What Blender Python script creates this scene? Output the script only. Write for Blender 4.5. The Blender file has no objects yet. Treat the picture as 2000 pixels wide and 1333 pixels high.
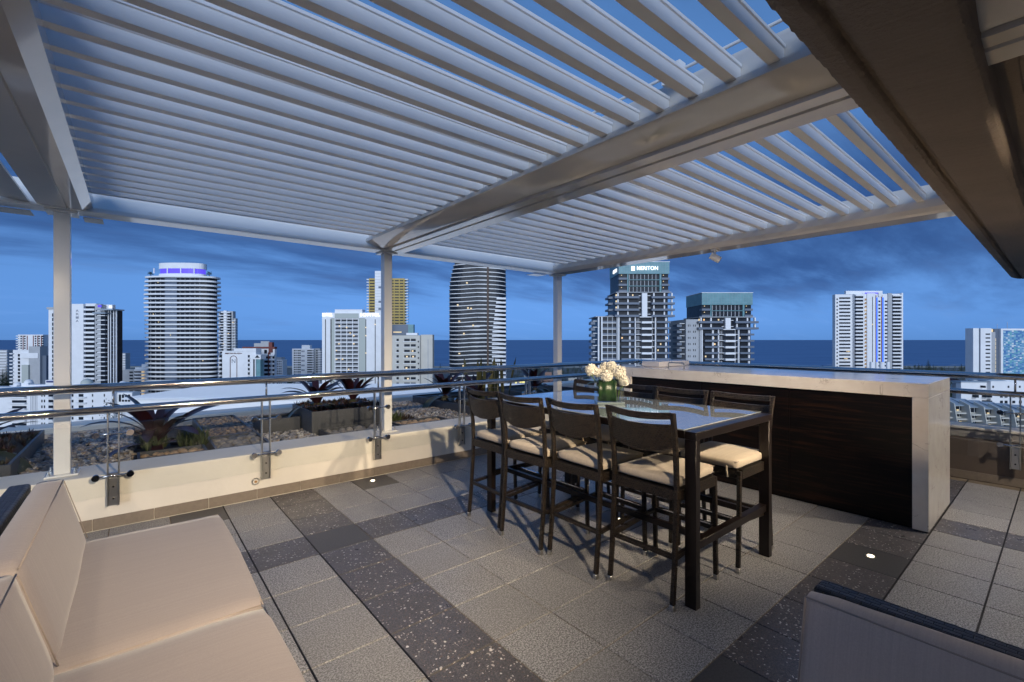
import bpy, bmesh, math, random
import numpy as np
from mathutils import Vector, Matrix
random.seed(7); rng = np.random.default_rng(7)
sc = bpy.context.scene
COL = sc.collection

# ------------------------------------------------------------------ camera, sky, sun, exposure
F, CX, HY, H = 895.0, 1000.0, 664.0, 1.6
A = math.atan2(1083, 895)
FW = Vector((math.cos(A), math.sin(A), 0)); RT = Vector((math.sin(A), -math.cos(A), 0))
cam_d = bpy.data.cameras.new('camera'); cam = bpy.data.objects.new('camera', cam_d); COL.objects.link(cam)
cam.location = (0, 0, H); cam.rotation_euler = (math.pi / 2, 0, -math.atan2(FW.x, FW.y))
cam_d.sensor_width = 36; cam_d.lens = 36 * F / 2000; cam_d.shift_y = -0.00125
cam_d.clip_start = 0.05; cam_d.clip_end = 120000
sc.camera = cam

SUN_EL = math.radians(11)
SUN_DIR = (-FW * math.cos(SUN_EL) + Vector((0, 0, math.sin(SUN_EL)))).normalized()
world = bpy.data.worlds.new('World'); sc.world = world; world.use_nodes = True
wt = world.node_tree; wt.nodes.clear()
def wn(t, **k):
    n = wt.nodes.new(t)
    for a, b in k.items(): setattr(n, a, b)
    return n
def wmath(op, a, b=None, c=None, clamp=False):
    n = wn('ShaderNodeMath', operation=op); n.use_clamp = clamp
    for i, v in enumerate((a, b, c)):
        if v is None: continue
        if isinstance(v, (int, float)): n.inputs[i].default_value = v
        else: wt.links.new(v, n.inputs[i])
    return n.outputs[0]
wl = wt.links.new
out = wn('ShaderNodeOutputWorld'); bg = wn('ShaderNodeBackground')
sky = wn('ShaderNodeTexSky', sky_type='NISHITA'); sky.sun_disc = False
sky.sun_elevation = math.radians(11.0); sky.sun_rotation = math.atan2(-FW.x, -FW.y)
sky.altitude = 60; sky.air_density = 1.4; sky.dust_density = 0.3; sky.ozone_density = 5.0
bw = wn('ShaderNodeRGBToBW'); wl(sky.outputs[0], bw.inputs[0])
lum = wmath('MULTIPLY', wmath('POWER', bw.outputs[0], 0.42), 4.25)
tint = wn('ShaderNodeMix', data_type='RGBA', blend_type='MULTIPLY'); tint.inputs[0].default_value = 1.0
wl(lum, tint.inputs[6]); tint.inputs[7].default_value = (0.150, 0.375, 0.88, 1)
tc = wn('ShaderNodeTexCoord'); sep = wn('ShaderNodeSeparateXYZ'); wl(tc.outputs['Generated'], sep.inputs[0])
zc = wmath('MAXIMUM', sep.outputs[2], 0.0)
den = wmath('ADD', zc, 0.16)
cu = wmath('DIVIDE', sep.outputs[0], den); cv = wmath('DIVIDE', sep.outputs[1], den)
cmb = wn('ShaderNodeCombineXYZ'); wl(cu, cmb.inputs[0]); wl(cv, cmb.inputs[1])
mp = wn('ShaderNodeMapping'); mp.inputs['Rotation'].default_value = (0, 0, -math.atan2(RT.y, RT.x)); mp.inputs['Scale'].default_value = (0.50, 1.25, 1); mp.inputs['Location'].default_value = (3.1, 1.9, 0)
wl(cmb.outputs[0], mp.inputs[0])
n1 = wn('ShaderNodeTexNoise'); n1.inputs['Scale'].default_value = 1.0; n1.inputs['Detail'].default_value = 7; n1.inputs['Roughness'].default_value = 0.56; n1.inputs['Distortion'].default_value = 0.15
wl(mp.outputs[0], n1.inputs['Vector'])
n2 = wn('ShaderNodeTexNoise'); n2.inputs['Scale'].default_value = 2.6; n2.inputs['Detail'].default_value = 8; n2.inputs['Roughness'].default_value = 0.6; n2.inputs['Distortion'].default_value = 0.2
wl(mp.outputs[0], n2.inputs['Vector'])
# a bank of cloud stands offshore, clear air under it and thinner cloud overhead
def wstep(v, a_, b_):
    n = wn('ShaderNodeMapRange'); n.interpolation_type = 'SMOOTHSTEP'; wl(v, n.inputs[0]); n.inputs[1].default_value = a_; n.inputs[2].default_value = b_; return n.outputs[0]
azim = wmath('ADD', wmath('MULTIPLY', sep.outputs[0], RT.x), wmath('MULTIPLY', sep.outputs[1], RT.y))
base_z = wmath('ADD', zc, wmath('MULTIPLY', azim, 0.032))
bank = wmath('MULTIPLY', wstep(base_z, 0.030, 0.165), wmath('SUBTRACT', 1.0, wmath('MULTIPLY', wstep(zc, 0.24, 0.42), 0.62)))
cov = wmath('ADD', wmath('ADD', wmath('MULTIPLY', wmath('SUBTRACT', n1.outputs[0], 0.5), 1.5), wmath('MULTIPLY', wmath('SUBTRACT', n2.outputs[0], 0.5), 1.3)), wmath('MULTIPLY', bank, 0.84))
cr = wn('ShaderNodeMapRange'); cr.interpolation_type = 'SMOOTHSTEP'; wl(cov, cr.inputs[0])
cr.inputs[1].default_value = 0.10; cr.inputs[2].default_value = 1.15
dark = wn('ShaderNodeMix', data_type='RGBA', blend_type='MULTIPLY'); wl(wmath('MULTIPLY', cr.outputs[0], 0.92), dark.inputs[0])
wl(tint.outputs[2], dark.inputs[6]); dark.inputs[7].default_value = (0.22, 0.255, 0.345, 1)
cr2 = wn('ShaderNodeMapRange'); cr2.interpolation_type = 'SMOOTHSTEP'; wl(n2.outputs[0], cr2.inputs[0])
cr2.inputs[1].default_value = 0.50; cr2.inputs[2].default_value = 0.78
lite = wn('ShaderNodeMix', data_type='RGBA', blend_type='ADD'); wl(wmath('MULTIPLY', cr2.outputs[0], 0.10), lite.inputs[0])
wl(dark.outputs[2], lite.inputs[6]); lite.inputs[7].default_value = (2.2, 3.2, 5.0, 1)
wl(lite.outputs[2], bg.inputs[0]); bg.inputs[1].default_value = 0.12; wl(bg.outputs[0], out.inputs[0])

sun_d = bpy.data.lights.new('sun', 'SUN'); sun = bpy.data.objects.new('sun', sun_d); COL.objects.link(sun)
sun_d.energy = 2.45; sun_d.angle = math.radians(35); sun_d.color = (0.82, 0.90, 1.0)
sun.rotation_euler = (-SUN_DIR).to_track_quat('-Z', 'Y').to_euler(); sun.location = (0, 0, 60)

sc.view_settings.view_transform = 'Standard'; sc.view_settings.look = 'None'
sc.view_settings.exposure = 0.0; sc.view_settings.gamma = 1.0; sc.view_settings.use_curve_mapping = False
sc.render.engine = 'CYCLES'; sc.cycles.max_bounces = 10; sc.cycles.transparent_max_bounces = 24
sc.cycles.sample_clamp_indirect = 6.0; sc.cycles.caustics_reflective = False; sc.cycles.caustics_refractive = False

# ------------------------------------------------------------------ helpers
class MB:
    """collects shapes into one mesh"""
    def __init__(s): s.v = []; s.f = []
    def add(s, vs, fs):
        o = len(s.v); s.v.extend([tuple(p) for p in vs]); s.f.extend([tuple(i + o for i in q) for q in fs]); return s
    def box(s, x0, x1, y0, y1, z0, z1):
        return s.add([(x0,y0,z0),(x1,y0,z0),(x1,y1,z0),(x0,y1,z0),(x0,y0,z1),(x1,y0,z1),(x1,y1,z1),(x0,y1,z1)],
                     [(0,3,2,1),(4,5,6,7),(0,1,5,4),(1,2,6,5),(2,3,7,6),(3,0,4,7)])
    def prism(s, poly, z0, z1):
        n = len(poly)
        return s.add([(x, y, z0) for x, y in poly] + [(x, y, z1) for x, y in poly],
                     [tuple(range(n))[::-1], tuple(range(n, 2*n))] + [(i, (i+1) % n, n+(i+1) % n, n+i) for i in range(n)])
    def extx(s, prof, x0, x1):
        """profile of (y, z) swept along x"""
        n = len(prof)
        return s.add([(x0, y, z) for y, z in prof] + [(x1, y, z) for y, z in prof],
                     [tuple(range(n)), tuple(range(n, 2*n))[::-1]] + [(i, n+i, n+(i+1) % n, (i+1) % n) for i in range(n)])
    def exty(s, prof, y0, y1):
        """profile of (x, z) swept along y"""
        n = len(prof)
        return s.add([(x, y0, z) for x, z in prof] + [(x, y1, z) for x, z in prof],
                     [tuple(range(n))[::-1], tuple(range(n, 2*n))] + [(i, (i+1) % n, n+(i+1) % n, n+i) for i in range(n)])
    def tube(s, pts, r, n=10, cap=True):
        pts = [Vector(p) for p in pts]; m = len(pts)
        rs = r if isinstance(r, (list, tuple)) else [r] * m
        vs = []; up = None
        for i, p in enumerate(pts):
            t = (pts[min(i+1, m-1)] - pts[max(i-1, 0)]).normalized()
            if up is None: up = t.orthogonal().normalized()
            up = (up - t * up.dot(t)).normalized(); b = t.cross(up)
            for k in range(n):
                a = 2*math.pi*k/n; vs.append(p + (up*math.cos(a) + b*math.sin(a)) * rs[i])
        fs = [(i*n+k, i*n+(k+1) % n, (i+1)*n+(k+1) % n, (i+1)*n+k) for i in range(m-1) for k in range(n)]
        if cap: fs += [tuple(range(n))[::-1], tuple((m-1)*n+k for k in range(n))]
        return s.add(vs, fs)
    def bar(s, a, b, w, h, up=(0, 0, 1)):
        """square bar from a to b"""
        a, b = Vector(a), Vector(b); t = (b-a).normalized(); u = Vector(up); u = (u - t*u.dot(t))
        if u.length < 1e-4: u = Vector((1, 0, 0)) - t*t.x
        u.normalize(); v = t.cross(u); vs = []
        for p in (a, b):
            for i, j in ((-1,-1),(1,-1),(1,1),(-1,1)): vs.append(p + v*(i*w/2) + u*(j*h/2))
        return s.add(vs, [(0,3,2,1),(4,5,6,7),(0,1,5,4),(1,2,6,5),(2,3,7,6),(3,0,4,7)])
    def disc(s, c, axis, r, h, n=20):
        c = Vector(c); ax = Vector(axis).normalized(); return s.tube([c - ax*h/2, c + ax*h/2], r, n)
    def mesh(s, name, smooth=False):
        me = bpy.data.meshes.new(name); me.from_pydata(s.v, [], s.f)
        bm = bmesh.new(); bm.from_mesh(me); bmesh.ops.recalc_face_normals(bm, faces=bm.faces); bm.to_mesh(me); bm.free()
        if smooth:
            me.polygons.foreach_set('use_smooth', [True]*len(me.polygons))
        return me
    def build(s, name, mat, parent=None, smooth=False, bevel=0, seg=2, kind=None):
        return place(name, s.mesh(name, smooth), mat, parent, bevel, seg, kind)
def place(name, me, mat, parent=None, bevel=0, seg=2, kind=None):
    if mat and not me.materials: me.materials.append(mat)
    o = bpy.data.objects.new(name, me); COL.objects.link(o); o.parent = parent
    if kind: o['kind'] = kind
    if bevel:
        md = o.modifiers.new('bevel', 'BEVEL'); md.width = bevel; md.segments = seg; md.limit_method = 'ANGLE'; md.harden_normals = False
        for p in me.polygons: p.use_smooth = True
        try: me.set_sharp_from_angle(angle=math.radians(35))
        except Exception: pass
    return o
def smooth_by_angle(o, deg=35):
    me = o.data; me.polygons.foreach_set('use_smooth', [True]*len(me.polygons)); me.set_sharp_from_angle(angle=math.radians(deg)); return o
def tag(o, label, cat, group=None):
    o['label'] = label; o['category'] = cat
    if group: o['group'] = group
    return o
def thing(name, label, cat, loc=(0, 0, 0), rotz=0, group=None):
    o = bpy.data.objects.new(name, None); COL.objects.link(o); o.location = loc; o.rotation_euler = (0, 0, rotz)
    o.empty_display_size = 0.2
    return tag(o, label, cat, group)
def struct(o): o['kind'] = 'structure'; return o
def dup(root, loc, rotz, label, group=None):
    r = root.copy(); COL.objects.link(r); r.location = loc; r.rotation_euler = (0, 0, rotz); r['label'] = label
    if group: r['group'] = group
    for ch in list(root.children):
        c = ch.copy(); COL.objects.link(c); c.parent = r
        for g in ch.children:
            d = g.copy(); COL.objects.link(d); d.parent = c
    return r
def text_mesh(txt, size, extrude=0.0, offset=0.0, spacing=1.0, align='CENTER'):
    cu = bpy.data.curves.new('lettering', 'FONT'); cu.body = txt; cu.size = size; cu.extrude = extrude; cu.offset = offset
    cu.space_character = spacing; cu.align_x = align; cu.align_y = 'CENTER'; cu.resolution_u = 3
    o = bpy.data.objects.new('lettering', cu); COL.objects.link(o)
    dg = bpy.context.evaluated_depsgraph_get(); dg.update()
    me = bpy.data.meshes.new_from_object(o.evaluated_get(dg)); bpy.data.objects.remove(o); bpy.data.curves.remove(cu)
    return me
def bil(me, size):  # scale helper
    me.transform(Matrix.Scale(size, 4)); return me

# ------------------------------------------------------------------ materials
def nodes(name):
    m = bpy.data.materials.new(name); m.use_nodes = True; t = m.node_tree; t.nodes.clear()
    o = t.nodes.new('ShaderNodeOutputMaterial'); p = t.nodes.new('ShaderNodeBsdfPrincipled'); t.links.new(p.outputs[0], o.inputs[0])
    return m, t, p, o
def nd(t, ty, **k):
    n = t.nodes.new(ty)
    for a, b in k.items():
        if a in n.inputs.keys(): n.inputs[a].default_value = b
        else: setattr(n, a, b)
    return n
def c4(c): return (c[0], c[1], c[2], 1)
def mix(t, fac, a, b, blend='MIX'):
    n = nd(t, 'ShaderNodeMix', data_type='RGBA', blend_type=blend)
    for sock, v in ((n.inputs[0], fac), (n.inputs[6], a), (n.inputs[7], b)):
        if isinstance(v, (int, float)): sock.default_value = v
        elif isinstance(v, (tuple, list)): sock.default_value = c4(v)
        else: t.links.new(v, sock)
    return n.outputs[2]
def vmath(t, op, a, b=None, clamp=False):
    n = nd(t, 'ShaderNodeMath', operation=op); n.use_clamp = clamp
    for i, v in enumerate((a, b)):
        if v is None: continue
        if isinstance(v, (int, float)): n.inputs[i].default_value = v
        else: t.links.new(v, n.inputs[i])
    return n.outputs[0]
def mrange(t, v, a, b, c=0.0, d=1.0):
    n = nd(t, 'ShaderNodeMapRange'); t.links.new(v, n.inputs[0])
    for i, q in enumerate((a, b, c, d)): n.inputs[1+i].default_value = q
    return n.outputs[0]
def coords(t, kind='pos', scale=None):
    if kind == 'pos': v = nd(t, 'ShaderNodeNewGeometry').outputs['Position']
    else: v = nd(t, 'ShaderNodeTexCoord').outputs['Object']
    if scale:
        m = nd(t, 'ShaderNodeMapping'); m.inputs['Scale'].default_value = scale; t.links.new(v, m.inputs[0]); v = m.outputs[0]
    return v
def noise(t, vec, scale, detail=4, rough=0.55, dist=0):
    n = nd(t, 'ShaderNodeTexNoise', Scale=scale, Detail=detail, Roughness=rough, Distortion=dist); t.links.new(vec, n.inputs['Vector']); return n.outputs[0]
def bump(t, p, h, strength=0.3, dist=0.01):
    b = nd(t, 'ShaderNodeBump', Strength=strength, Distance=dist); t.links.new(h, b.inputs['Height']); t.links.new(b.outputs[0], p.inputs['Normal'])
def mat(name, col, rough=0.5, metal=0.0, var=0.0, vscale=4.0, bmp=0.0, bscale=60.0, spec=0.5, coat=0.0, emit=None, es=0.0, kind='pos', rvar=0.0):
    m, t, p, o = nodes(name)
    p.inputs['Base Color'].default_value = c4(col); p.inputs['Roughness'].default_value = rough; p.inputs['Metallic'].default_value = metal
    p.inputs['Specular IOR Level'].default_value = spec; p.inputs['Coat Weight'].default_value = coat; p.inputs['Coat Roughness'].default_value = 0.04
    vec = None
    if var or bmp or rvar: vec = coords(t, kind)
    if var:
        n = noise(t, vec, vscale, 5, 0.6)
        t.links.new(mix(t, mrange(t, n, 0.3, 0.7), tuple(x*(1-var) for x in col), tuple(min(1, x*(1+var)) for x in col)), p.inputs['Base Color'])
    if rvar:
        t.links.new(mrange(t, noise(t, vec, vscale*1.7, 4), 0.3, 0.7, rough*(1-rvar), rough*(1+rvar)), p.inputs['Roughness'])
    if bmp: bump(t, p, noise(t, vec, bscale, 4, 0.6), bmp, 0.01)
    if emit: p.inputs['Emission Color'].default_value = c4(emit); p.inputs['Emission Strength'].default_value = es
    return m

def mat_granite():
    m, t, p, o = nodes('light_granite_paver'); v = coords(t)
    a = noise(t, v, 112, 3, 0.78); b = noise(t, v, 2.2, 5, 0.65)
    oi = nd(t, 'ShaderNodeObjectInfo')
    c = mix(t, mrange(t, a, 0.43, 0.58), (0.098, 0.099, 0.103), (0.54, 0.54, 0.545))
    fl_ = nd(t, 'ShaderNodeTexVoronoi', Scale=105.0); t.links.new(v, fl_.inputs['Vector']); c = mix(t, vmath(t, 'MULTIPLY', vmath(t, 'LESS_THAN', fl_.outputs['Distance'], 0.27), 0.75), c, (0.045, 0.042, 0.045))
    c = mix(t, vmath(t, 'MULTIPLY', mrange(t, b, 0.4, 0.75), 0.22), c, (0.26, 0.25, 0.24))
    c = mix(t, mrange(t, oi.outputs['Random'], 0, 1, 0.0, 0.45), c, (0.22, 0.215, 0.21))
    t.links.new(c, p.inputs['Base Color']); p.inputs['Roughness'].default_value = 0.48
    t.links.new(mrange(t, b, 0.35, 0.7, 0.28, 0.52), p.inputs['Roughness'])
    bump(t, p, a, 0.25, 0.002); return m
def mat_terrazzo():
    m, t, p, o = nodes('dark_terrazzo_paver'); v0 = coords(t)
    wv = nd(t, 'ShaderNodeTexNoise', Scale=38.0, Detail=2); t.links.new(v0, wv.inputs['Vector'])
    sb = nd(t, 'ShaderNodeVectorMath', operation='MULTIPLY_ADD'); t.links.new(wv.outputs['Color'], sb.inputs[0]); sb.inputs[1].default_value = (0.03, 0.03, 0.03); t.links.new(v0, sb.inputs[2]); v = sb.outputs[0]
    oi = nd(t, 'ShaderNodeObjectInfo')
    def chips(scale, thr, rmin, colr):
        vo = nd(t, 'ShaderNodeTexVoronoi', Scale=scale, Randomness=1.0); t.links.new(v, vo.inputs['Vector'])
        sepc = nd(t, 'ShaderNodeSeparateColor'); t.links.new(vo.outputs['Color'], sepc.inputs[0])
        return vmath(t, 'MULTIPLY', vmath(t, 'LESS_THAN', vo.outputs['Distance'], thr), vmath(t, 'GREATER_THAN', sepc.outputs[0], rmin)), sepc.outputs[1]
    base = mix(t, mrange(t, noise(t, v, 130, 3, 0.7), 0.35, 0.65), (0.045, 0.045, 0.055), (0.15, 0.145, 0.15))
    k1, r1 = chips(58, 0.30, 0.74, None); k2, r2 = chips(85, 0.36, 0.45, None); k3, r3 = chips(34, 0.26, 0.86, None)
    base = mix(t, vmath(t, 'MULTIPLY', k2, 0.8), base, mix(t, r2, (0.16, 0.10, 0.07), (0.22, 0.21, 0.21)))
    base = mix(t, k1, base, mix(t, r1, (0.40, 0.36, 0.32), (0.82, 0.80, 0.78)))
    base = mix(t, k3, base, mix(t, r3, (0.30, 0.24, 0.20), (0.80, 0.79, 0.77)))
    base = mix(t, mrange(t, oi.outputs['Random'], 0, 1, 0.0, 0.3), base, (0.06, 0.06, 0.068))
    t.links.new(base, p.inputs['Base Color']); t.links.new(mrange(t, noise(t, v0, 5, 4), 0.3, 0.7, 0.26, 0.46), p.inputs['Roughness']); return m
def mat_wicker(name, axes, bw=0.017, rh=0.0125, c1=(0.010, 0.007, 0.005), c2=(0.046, 0.031, 0.020)):
    m, t, p, o = nodes(name); v = coords(t, 'obj'); s = nd(t, 'ShaderNodeSeparateXYZ'); t.links.new(v, s.inputs[0])
    if axes == 'chair': u = vmath(t, 'ADD', s.outputs[0], s.outputs[1]); w = s.outputs[2]
    else: u = s.outputs[1]; w = vmath(t, 'ADD', s.outputs[0], s.outputs[2])
    cb = nd(t, 'ShaderNodeCombineXYZ'); t.links.new(u, cb.inputs[0]); t.links.new(w, cb.inputs[1])
    br = nd(t, 'ShaderNodeTexBrick', Scale=1.0); br.offset = 0.5
    br.inputs['Brick Width'].default_value = bw; br.inputs['Row Height'].default_value = rh; br.inputs['Mortar Size'].default_value = 0.0028; br.inputs['Mortar Smooth'].default_value = 1.0
    br.inputs['Color1'].default_value = c4(c1); br.inputs['Color2'].default_value = c4(c2); br.inputs['Mortar'].default_value = (0.006, 0.005, 0.004, 1)
    t.links.new(cb.outputs[0], br.inputs['Vector']); t.links.new(br.outputs['Color'], p.inputs['Base Color'])
    inv = vmath(t, 'SUBTRACT', 1.0, br.outputs['Fac']); bump(t, p, inv, 1.0, 0.008)
    p.inputs['Roughness'].default_value = 0.42; return m
def mat_fabric(name, col, axis=1, freq=95.0):
    m, t, p, o = nodes(name); v = coords(t, 'obj')
    sc_ = [6, 6, 6]; sc_[axis] = freq * 6
    mpn = nd(t, 'ShaderNodeMapping'); mpn.inputs['Scale'].default_value = [freq if i == axis else 0.9 for i in range(3)]; t.links.new(v, mpn.inputs[0])
    st = noise(t, mpn.outputs[0], 1.0, 3, 0.7)
    fine = noise(t, v, 210, 3, 0.7)
    big = noise(t, v, 3.0, 3)
    c = mix(t, mrange(t, st, 0.35, 0.68), tuple(x*0.93 for x in col), tuple(min(1, x*1.045) for x in col))
    c = mix(t, vmath(t, 'MULTIPLY', mrange(t, fine, 0.38, 0.66), 0.38), c, tuple(x*0.72 for x in col))
    c = mix(t, vmath(t, 'MULTIPLY', mrange(t, big, 0.4, 0.7), 0.25), c, tuple(x*0.85 for x in col))
    t.links.new(c, p.inputs['Base Color']); p.inputs['Roughness'].default_value = 0.9; p.inputs['Sheen Weight'].default_value = 0.25; p.inputs['Specular IOR Level'].default_value = 0.15
    bump(t, p, st, 0.12, 0.003); return m
def mat_marble():
    m, t, p, o = nodes('white_veined_stone'); v = coords(t)
    n = noise(t, v, 2.2, 6, 0.62, 1.6); d = vmath(t, 'ABSOLUTE', vmath(t, 'SUBTRACT', n, 0.5))
    vein = mrange(t, d, 0.0, 0.012, 1.0, 0.0)
    br = mrange(t, noise(t, v, 5.0, 3), 0.5, 0.66); vein = vmath(t, 'MULTIPLY', vein, br)
    c = mix(t, mrange(t, noise(t, v, 7, 4), 0.35, 0.7), (0.72, 0.69, 0.66), (0.80, 0.78, 0.75))
    t.links.new(mix(t, vmath(t, 'MULTIPLY', vein, 0.75), c, (0.22, 0.20, 0.19)), p.inputs['Base Color'])
    p.inputs['Roughness'].default_value = 0.14; return m
def mat_ebony():
    m, t, p, o = nodes('dark_macassar_veneer'); v = coords(t, 'pos', (1.0, 1.6, 38.0))
    n = noise(t, v, 1.0, 6, 0.65, 0.6); n2_ = noise(t, v, 3.2, 4, 0.6)
    c = mix(t, mrange(t, n, 0.50, 0.72), (0.0022, 0.0015, 0.0013), (0.030, 0.0125, 0.0065))
    c = mix(t, vmath(t, 'MULTIPLY', mrange(t, n2_, 0.55, 0.75), 0.5), c, (0.010, 0.005, 0.003))
    t.links.new(c, p.inputs['Base Color']); p.inputs['Roughness'].default_value = 0.45; p.inputs['Specular IOR Level'].default_value = 0.25; return m
def mat_glass(name, tintc=(0.982, 0.988, 0.984), refl=1.0):
    m, t, p, o = nodes(name); t.nodes.remove(p)
    tr = nd(t, 'ShaderNodeBsdfTransparent'); tr.inputs[0].default_value = c4(tintc)
    gl = nd(t, 'ShaderNodeBsdfGlossy'); gl.inputs['Roughness'].default_value = 0.0; gl.inputs[0].default_value = (refl, refl, refl, 1)
    fr = nd(t, 'ShaderNodeFresnel', IOR=1.5); mx = nd(t, 'ShaderNodeMixShader')
    geo = nd(t, 'ShaderNodeNewGeometry')
    fac = vmath(t, 'MULTIPLY', fr.outputs[0], vmath(t, 'SUBTRACT', 1.0, geo.outputs['Backfacing']))
    t.links.new(fac, mx.inputs[0]); t.links.new(tr.outputs[0], mx.inputs[1]); t.links.new(gl.outputs[0], mx.inputs[2]); t.links.new(mx.outputs[0], o.inputs[0]); return m
def mat_roughcast(name, col, b=0.9, s=70):
    m, t, p, o = nodes(name); v = coords(t); n = noise(t, v, s, 5, 0.7); big = noise(t, v, 2.0, 4)
    t.links.new(mix(t, mrange(t, big, 0.3, 0.7), tuple(x*0.9 for x in col), tuple(x*1.08 for x in col)), p.inputs['Base Color'])
    p.inputs['Roughness'].default_value = 0.85; bump(t, p, n, b, 0.02); return m
def mat_pebble(name, cols):
    m, t, p, o = nodes(name); v = coords(t)
    vo = nd(t, 'ShaderNodeTexVoronoi', Scale=21.0); t.links.new(v, vo.inputs['Vector'])
    rp = nd(t, 'ShaderNodeValToRGB'); rp.color_ramp.interpolation = 'CONSTANT'
    sp = nd(t, 'ShaderNodeSeparateColor'); t.links.new(vo.outputs['Color'], sp.inputs[0]); t.links.new(sp.outputs[0], rp.inputs[0])
    el = rp.color_ramp.elements
    while len(el) > 1: el.remove(el[0])
    el[0].position = 0; el[0].color = c4(cols[0])
    for i, c in enumerate(cols[1:], 1): e = el.new(i/len(cols)); e.color = c4(c)
    c = mix(t, mrange(t, noise(t, v, 60, 4), 0.35, 0.7, 0, 0.5), rp.outputs[0], (0.10, 0.09, 0.085))
    t.links.new(c, p.inputs['Base Color']); p.inputs['Roughness'].default_value = 0.6; return m
def mat_leaf(name, a, b, rough=0.35):
    m, t, p, o = nodes(name); v = coords(t, 'obj')
    oi = nd(t, 'ShaderNodeObjectInfo'); n = noise(t, v, 9, 4)
    f = vmath(t, 'ADD', vmath(t, 'MULTIPLY', n, 0.7), vmath(t, 'MULTIPLY', oi.outputs['Random'], 0.45))
    t.links.new(mix(t, mrange(t, f, 0.35, 0.85), a, b), p.inputs['Base Color']); p.inputs['Roughness'].default_value = rough
    p.inputs['Subsurface Weight'].default_value = 0.0; return m
def mat_foliage(name, a, b, s=0.35):
    m, t, p, o = nodes(name); v = coords(t); n = noise(t, v, s, 4)
    t.links.new(mix(t, mrange(t, n, 0.35, 0.68), a, b), p.inputs['Base Color']); p.inputs['Roughness'].default_value = 0.7; return m
def mat_mosaic():
    m, t, p, o = nodes('blue_mosaic_cladding'); v = coords(t, 'obj'); mpn = nd(t, 'ShaderNodeMapping'); mpn.inputs['Scale'].default_value = (0.62, 1, 1.15); t.links.new(v, mpn.inputs[0])
    sn = nd(t, 'ShaderNodeVectorMath', operation='FLOOR'); t.links.new(mpn.outputs[0], sn.inputs[0])
    wnz = nd(t, 'ShaderNodeTexWhiteNoise', noise_dimensions='3D'); t.links.new(sn.outputs[0], wnz.inputs[0])
    rp = nd(t, 'ShaderNodeValToRGB'); rp.color_ramp.interpolation = 'CONSTANT'; t.links.new(wnz.outputs[0], rp.inputs[0]); el = rp.color_ramp.elements
    el[0].color = (0.08, 0.21, 0.42, 1); el[1].position = 0.3; el[1].color = (0.17, 0.36, 0.52, 1)
    for q, c in ((0.5, (0.14, 0.38, 0.43)), (0.66, (0.32, 0.50, 0.60)), (0.82, (0.66, 0.68, 0.68)), (0.93, (0.05, 0.16, 0.40))): e = el.new(q); e.color = c4(c)
    t.links.new(rp.outputs[0], p.inputs['Base Color']); p.inputs['Roughness'].default_value = 0.5; return m
def mat_sea():
    m, t, p, o = nodes('ocean_water'); v = coords(t)
    mpn = nd(t, 'ShaderNodeMapping'); mpn.inputs['Rotation'].default_value = (0, 0, -math.atan2(RT.y, RT.x)); t.links.new(v, mpn.inputs[0])
    m2 = nd(t, 'ShaderNodeMapping'); m2.inputs['Scale'].default_value = (0.004, 0.020, 1); t.links.new(mpn.outputs[0], m2.inputs[0])
    n = noise(t, m2.outputs[0], 1.0, 8, 0.65)
    t.links.new(mix(t, mrange(t, n, 0.3, 0.72), (0.085, 0.175, 0.325), (0.145, 0.265, 0.45)), p.inputs['Base Color'])
    p.inputs['Roughness'].default_value = 0.55; p.inputs['Specular IOR Level'].default_value = 0.12
    return m

M = {}
M['granite'] = mat_granite(); M['terrazzo'] = mat_terrazzo()
M['darktile'] = mat('plain_dark_paver', (0.075, 0.075, 0.078), 0.42, var=0.25, vscale=90)
M['grout'] = mat('tan_grout', (0.20, 0.16, 0.11), 0.9, var=0.2, vscale=12); M['joint'] = mat('black_joint_sealant', (0.006, 0.006, 0.007), 0.6)
M['skirt'] = mat('taupe_skirting_tile', (0.23, 0.19, 0.15), 0.45, var=0.10, vscale=30)
M['render'] = mat('cream_painted_render', (0.76, 0.72, 0.64), 0.6, var=0.05, vscale=3, bmp=0.12, bscale=45)
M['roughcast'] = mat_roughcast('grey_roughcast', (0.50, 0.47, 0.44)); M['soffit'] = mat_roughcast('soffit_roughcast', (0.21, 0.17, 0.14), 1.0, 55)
M['steel'] = mat('polished_steel', (0.62, 0.61, 0.60), 0.10, 1.0, rvar=0.5, vscale=5); M['brushed'] = mat('brushed_steel', (0.55, 0.54, 0.52), 0.28, 1.0)
M['black'] = mat('black_rubber', (0.012, 0.012, 0.012), 0.4)
M['glass'] = mat_glass('clear_glass'); M['paint'] = mat('glossy_white_paint', (0.74, 0.74, 0.73), 0.16, var=0.03, vscale=2, coat=0.3)
M['blade'] = mat('white_louvre_paint', (0.70, 0.71, 0.73), 0.30, var=0.04, vscale=2.5)
M['beam'] = mat('glossy_grey_beige_beam', (0.60, 0.58, 0.55), 0.10, var=0.04, vscale=3, coat=0.6)
M['wicker'] = mat_wicker('brown_wicker', 'chair'); M['weave'] = mat_wicker('dark_woven_rattan', 'sofa', 0.04, 0.018, (0.012, 0.012, 0.016), (0.040, 0.040, 0.050))
M['cush_x'] = mat_fabric('beige_stool_fabric', (0.52, 0.45, 0.36), 1, 60); M['sofa_seat'] = mat_fabric('taupe_sofa_fabric', (0.375, 0.33, 0.318), 1, 150); M['sofa_back'] = mat_fabric('taupe_back_fabric', (0.375, 0.33, 0.318), 1, 150)
M['piping'] = mat('cushion_piping', (0.34, 0.29, 0.26), 0.9)
M['marble'] = mat_marble(); M['ebony'] = mat_ebony()
M['bronze'] = mat('dark_bronze_metal', (0.013, 0.0085, 0.0075), 0.32, 0.3, var=0.15, vscale=20)
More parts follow.
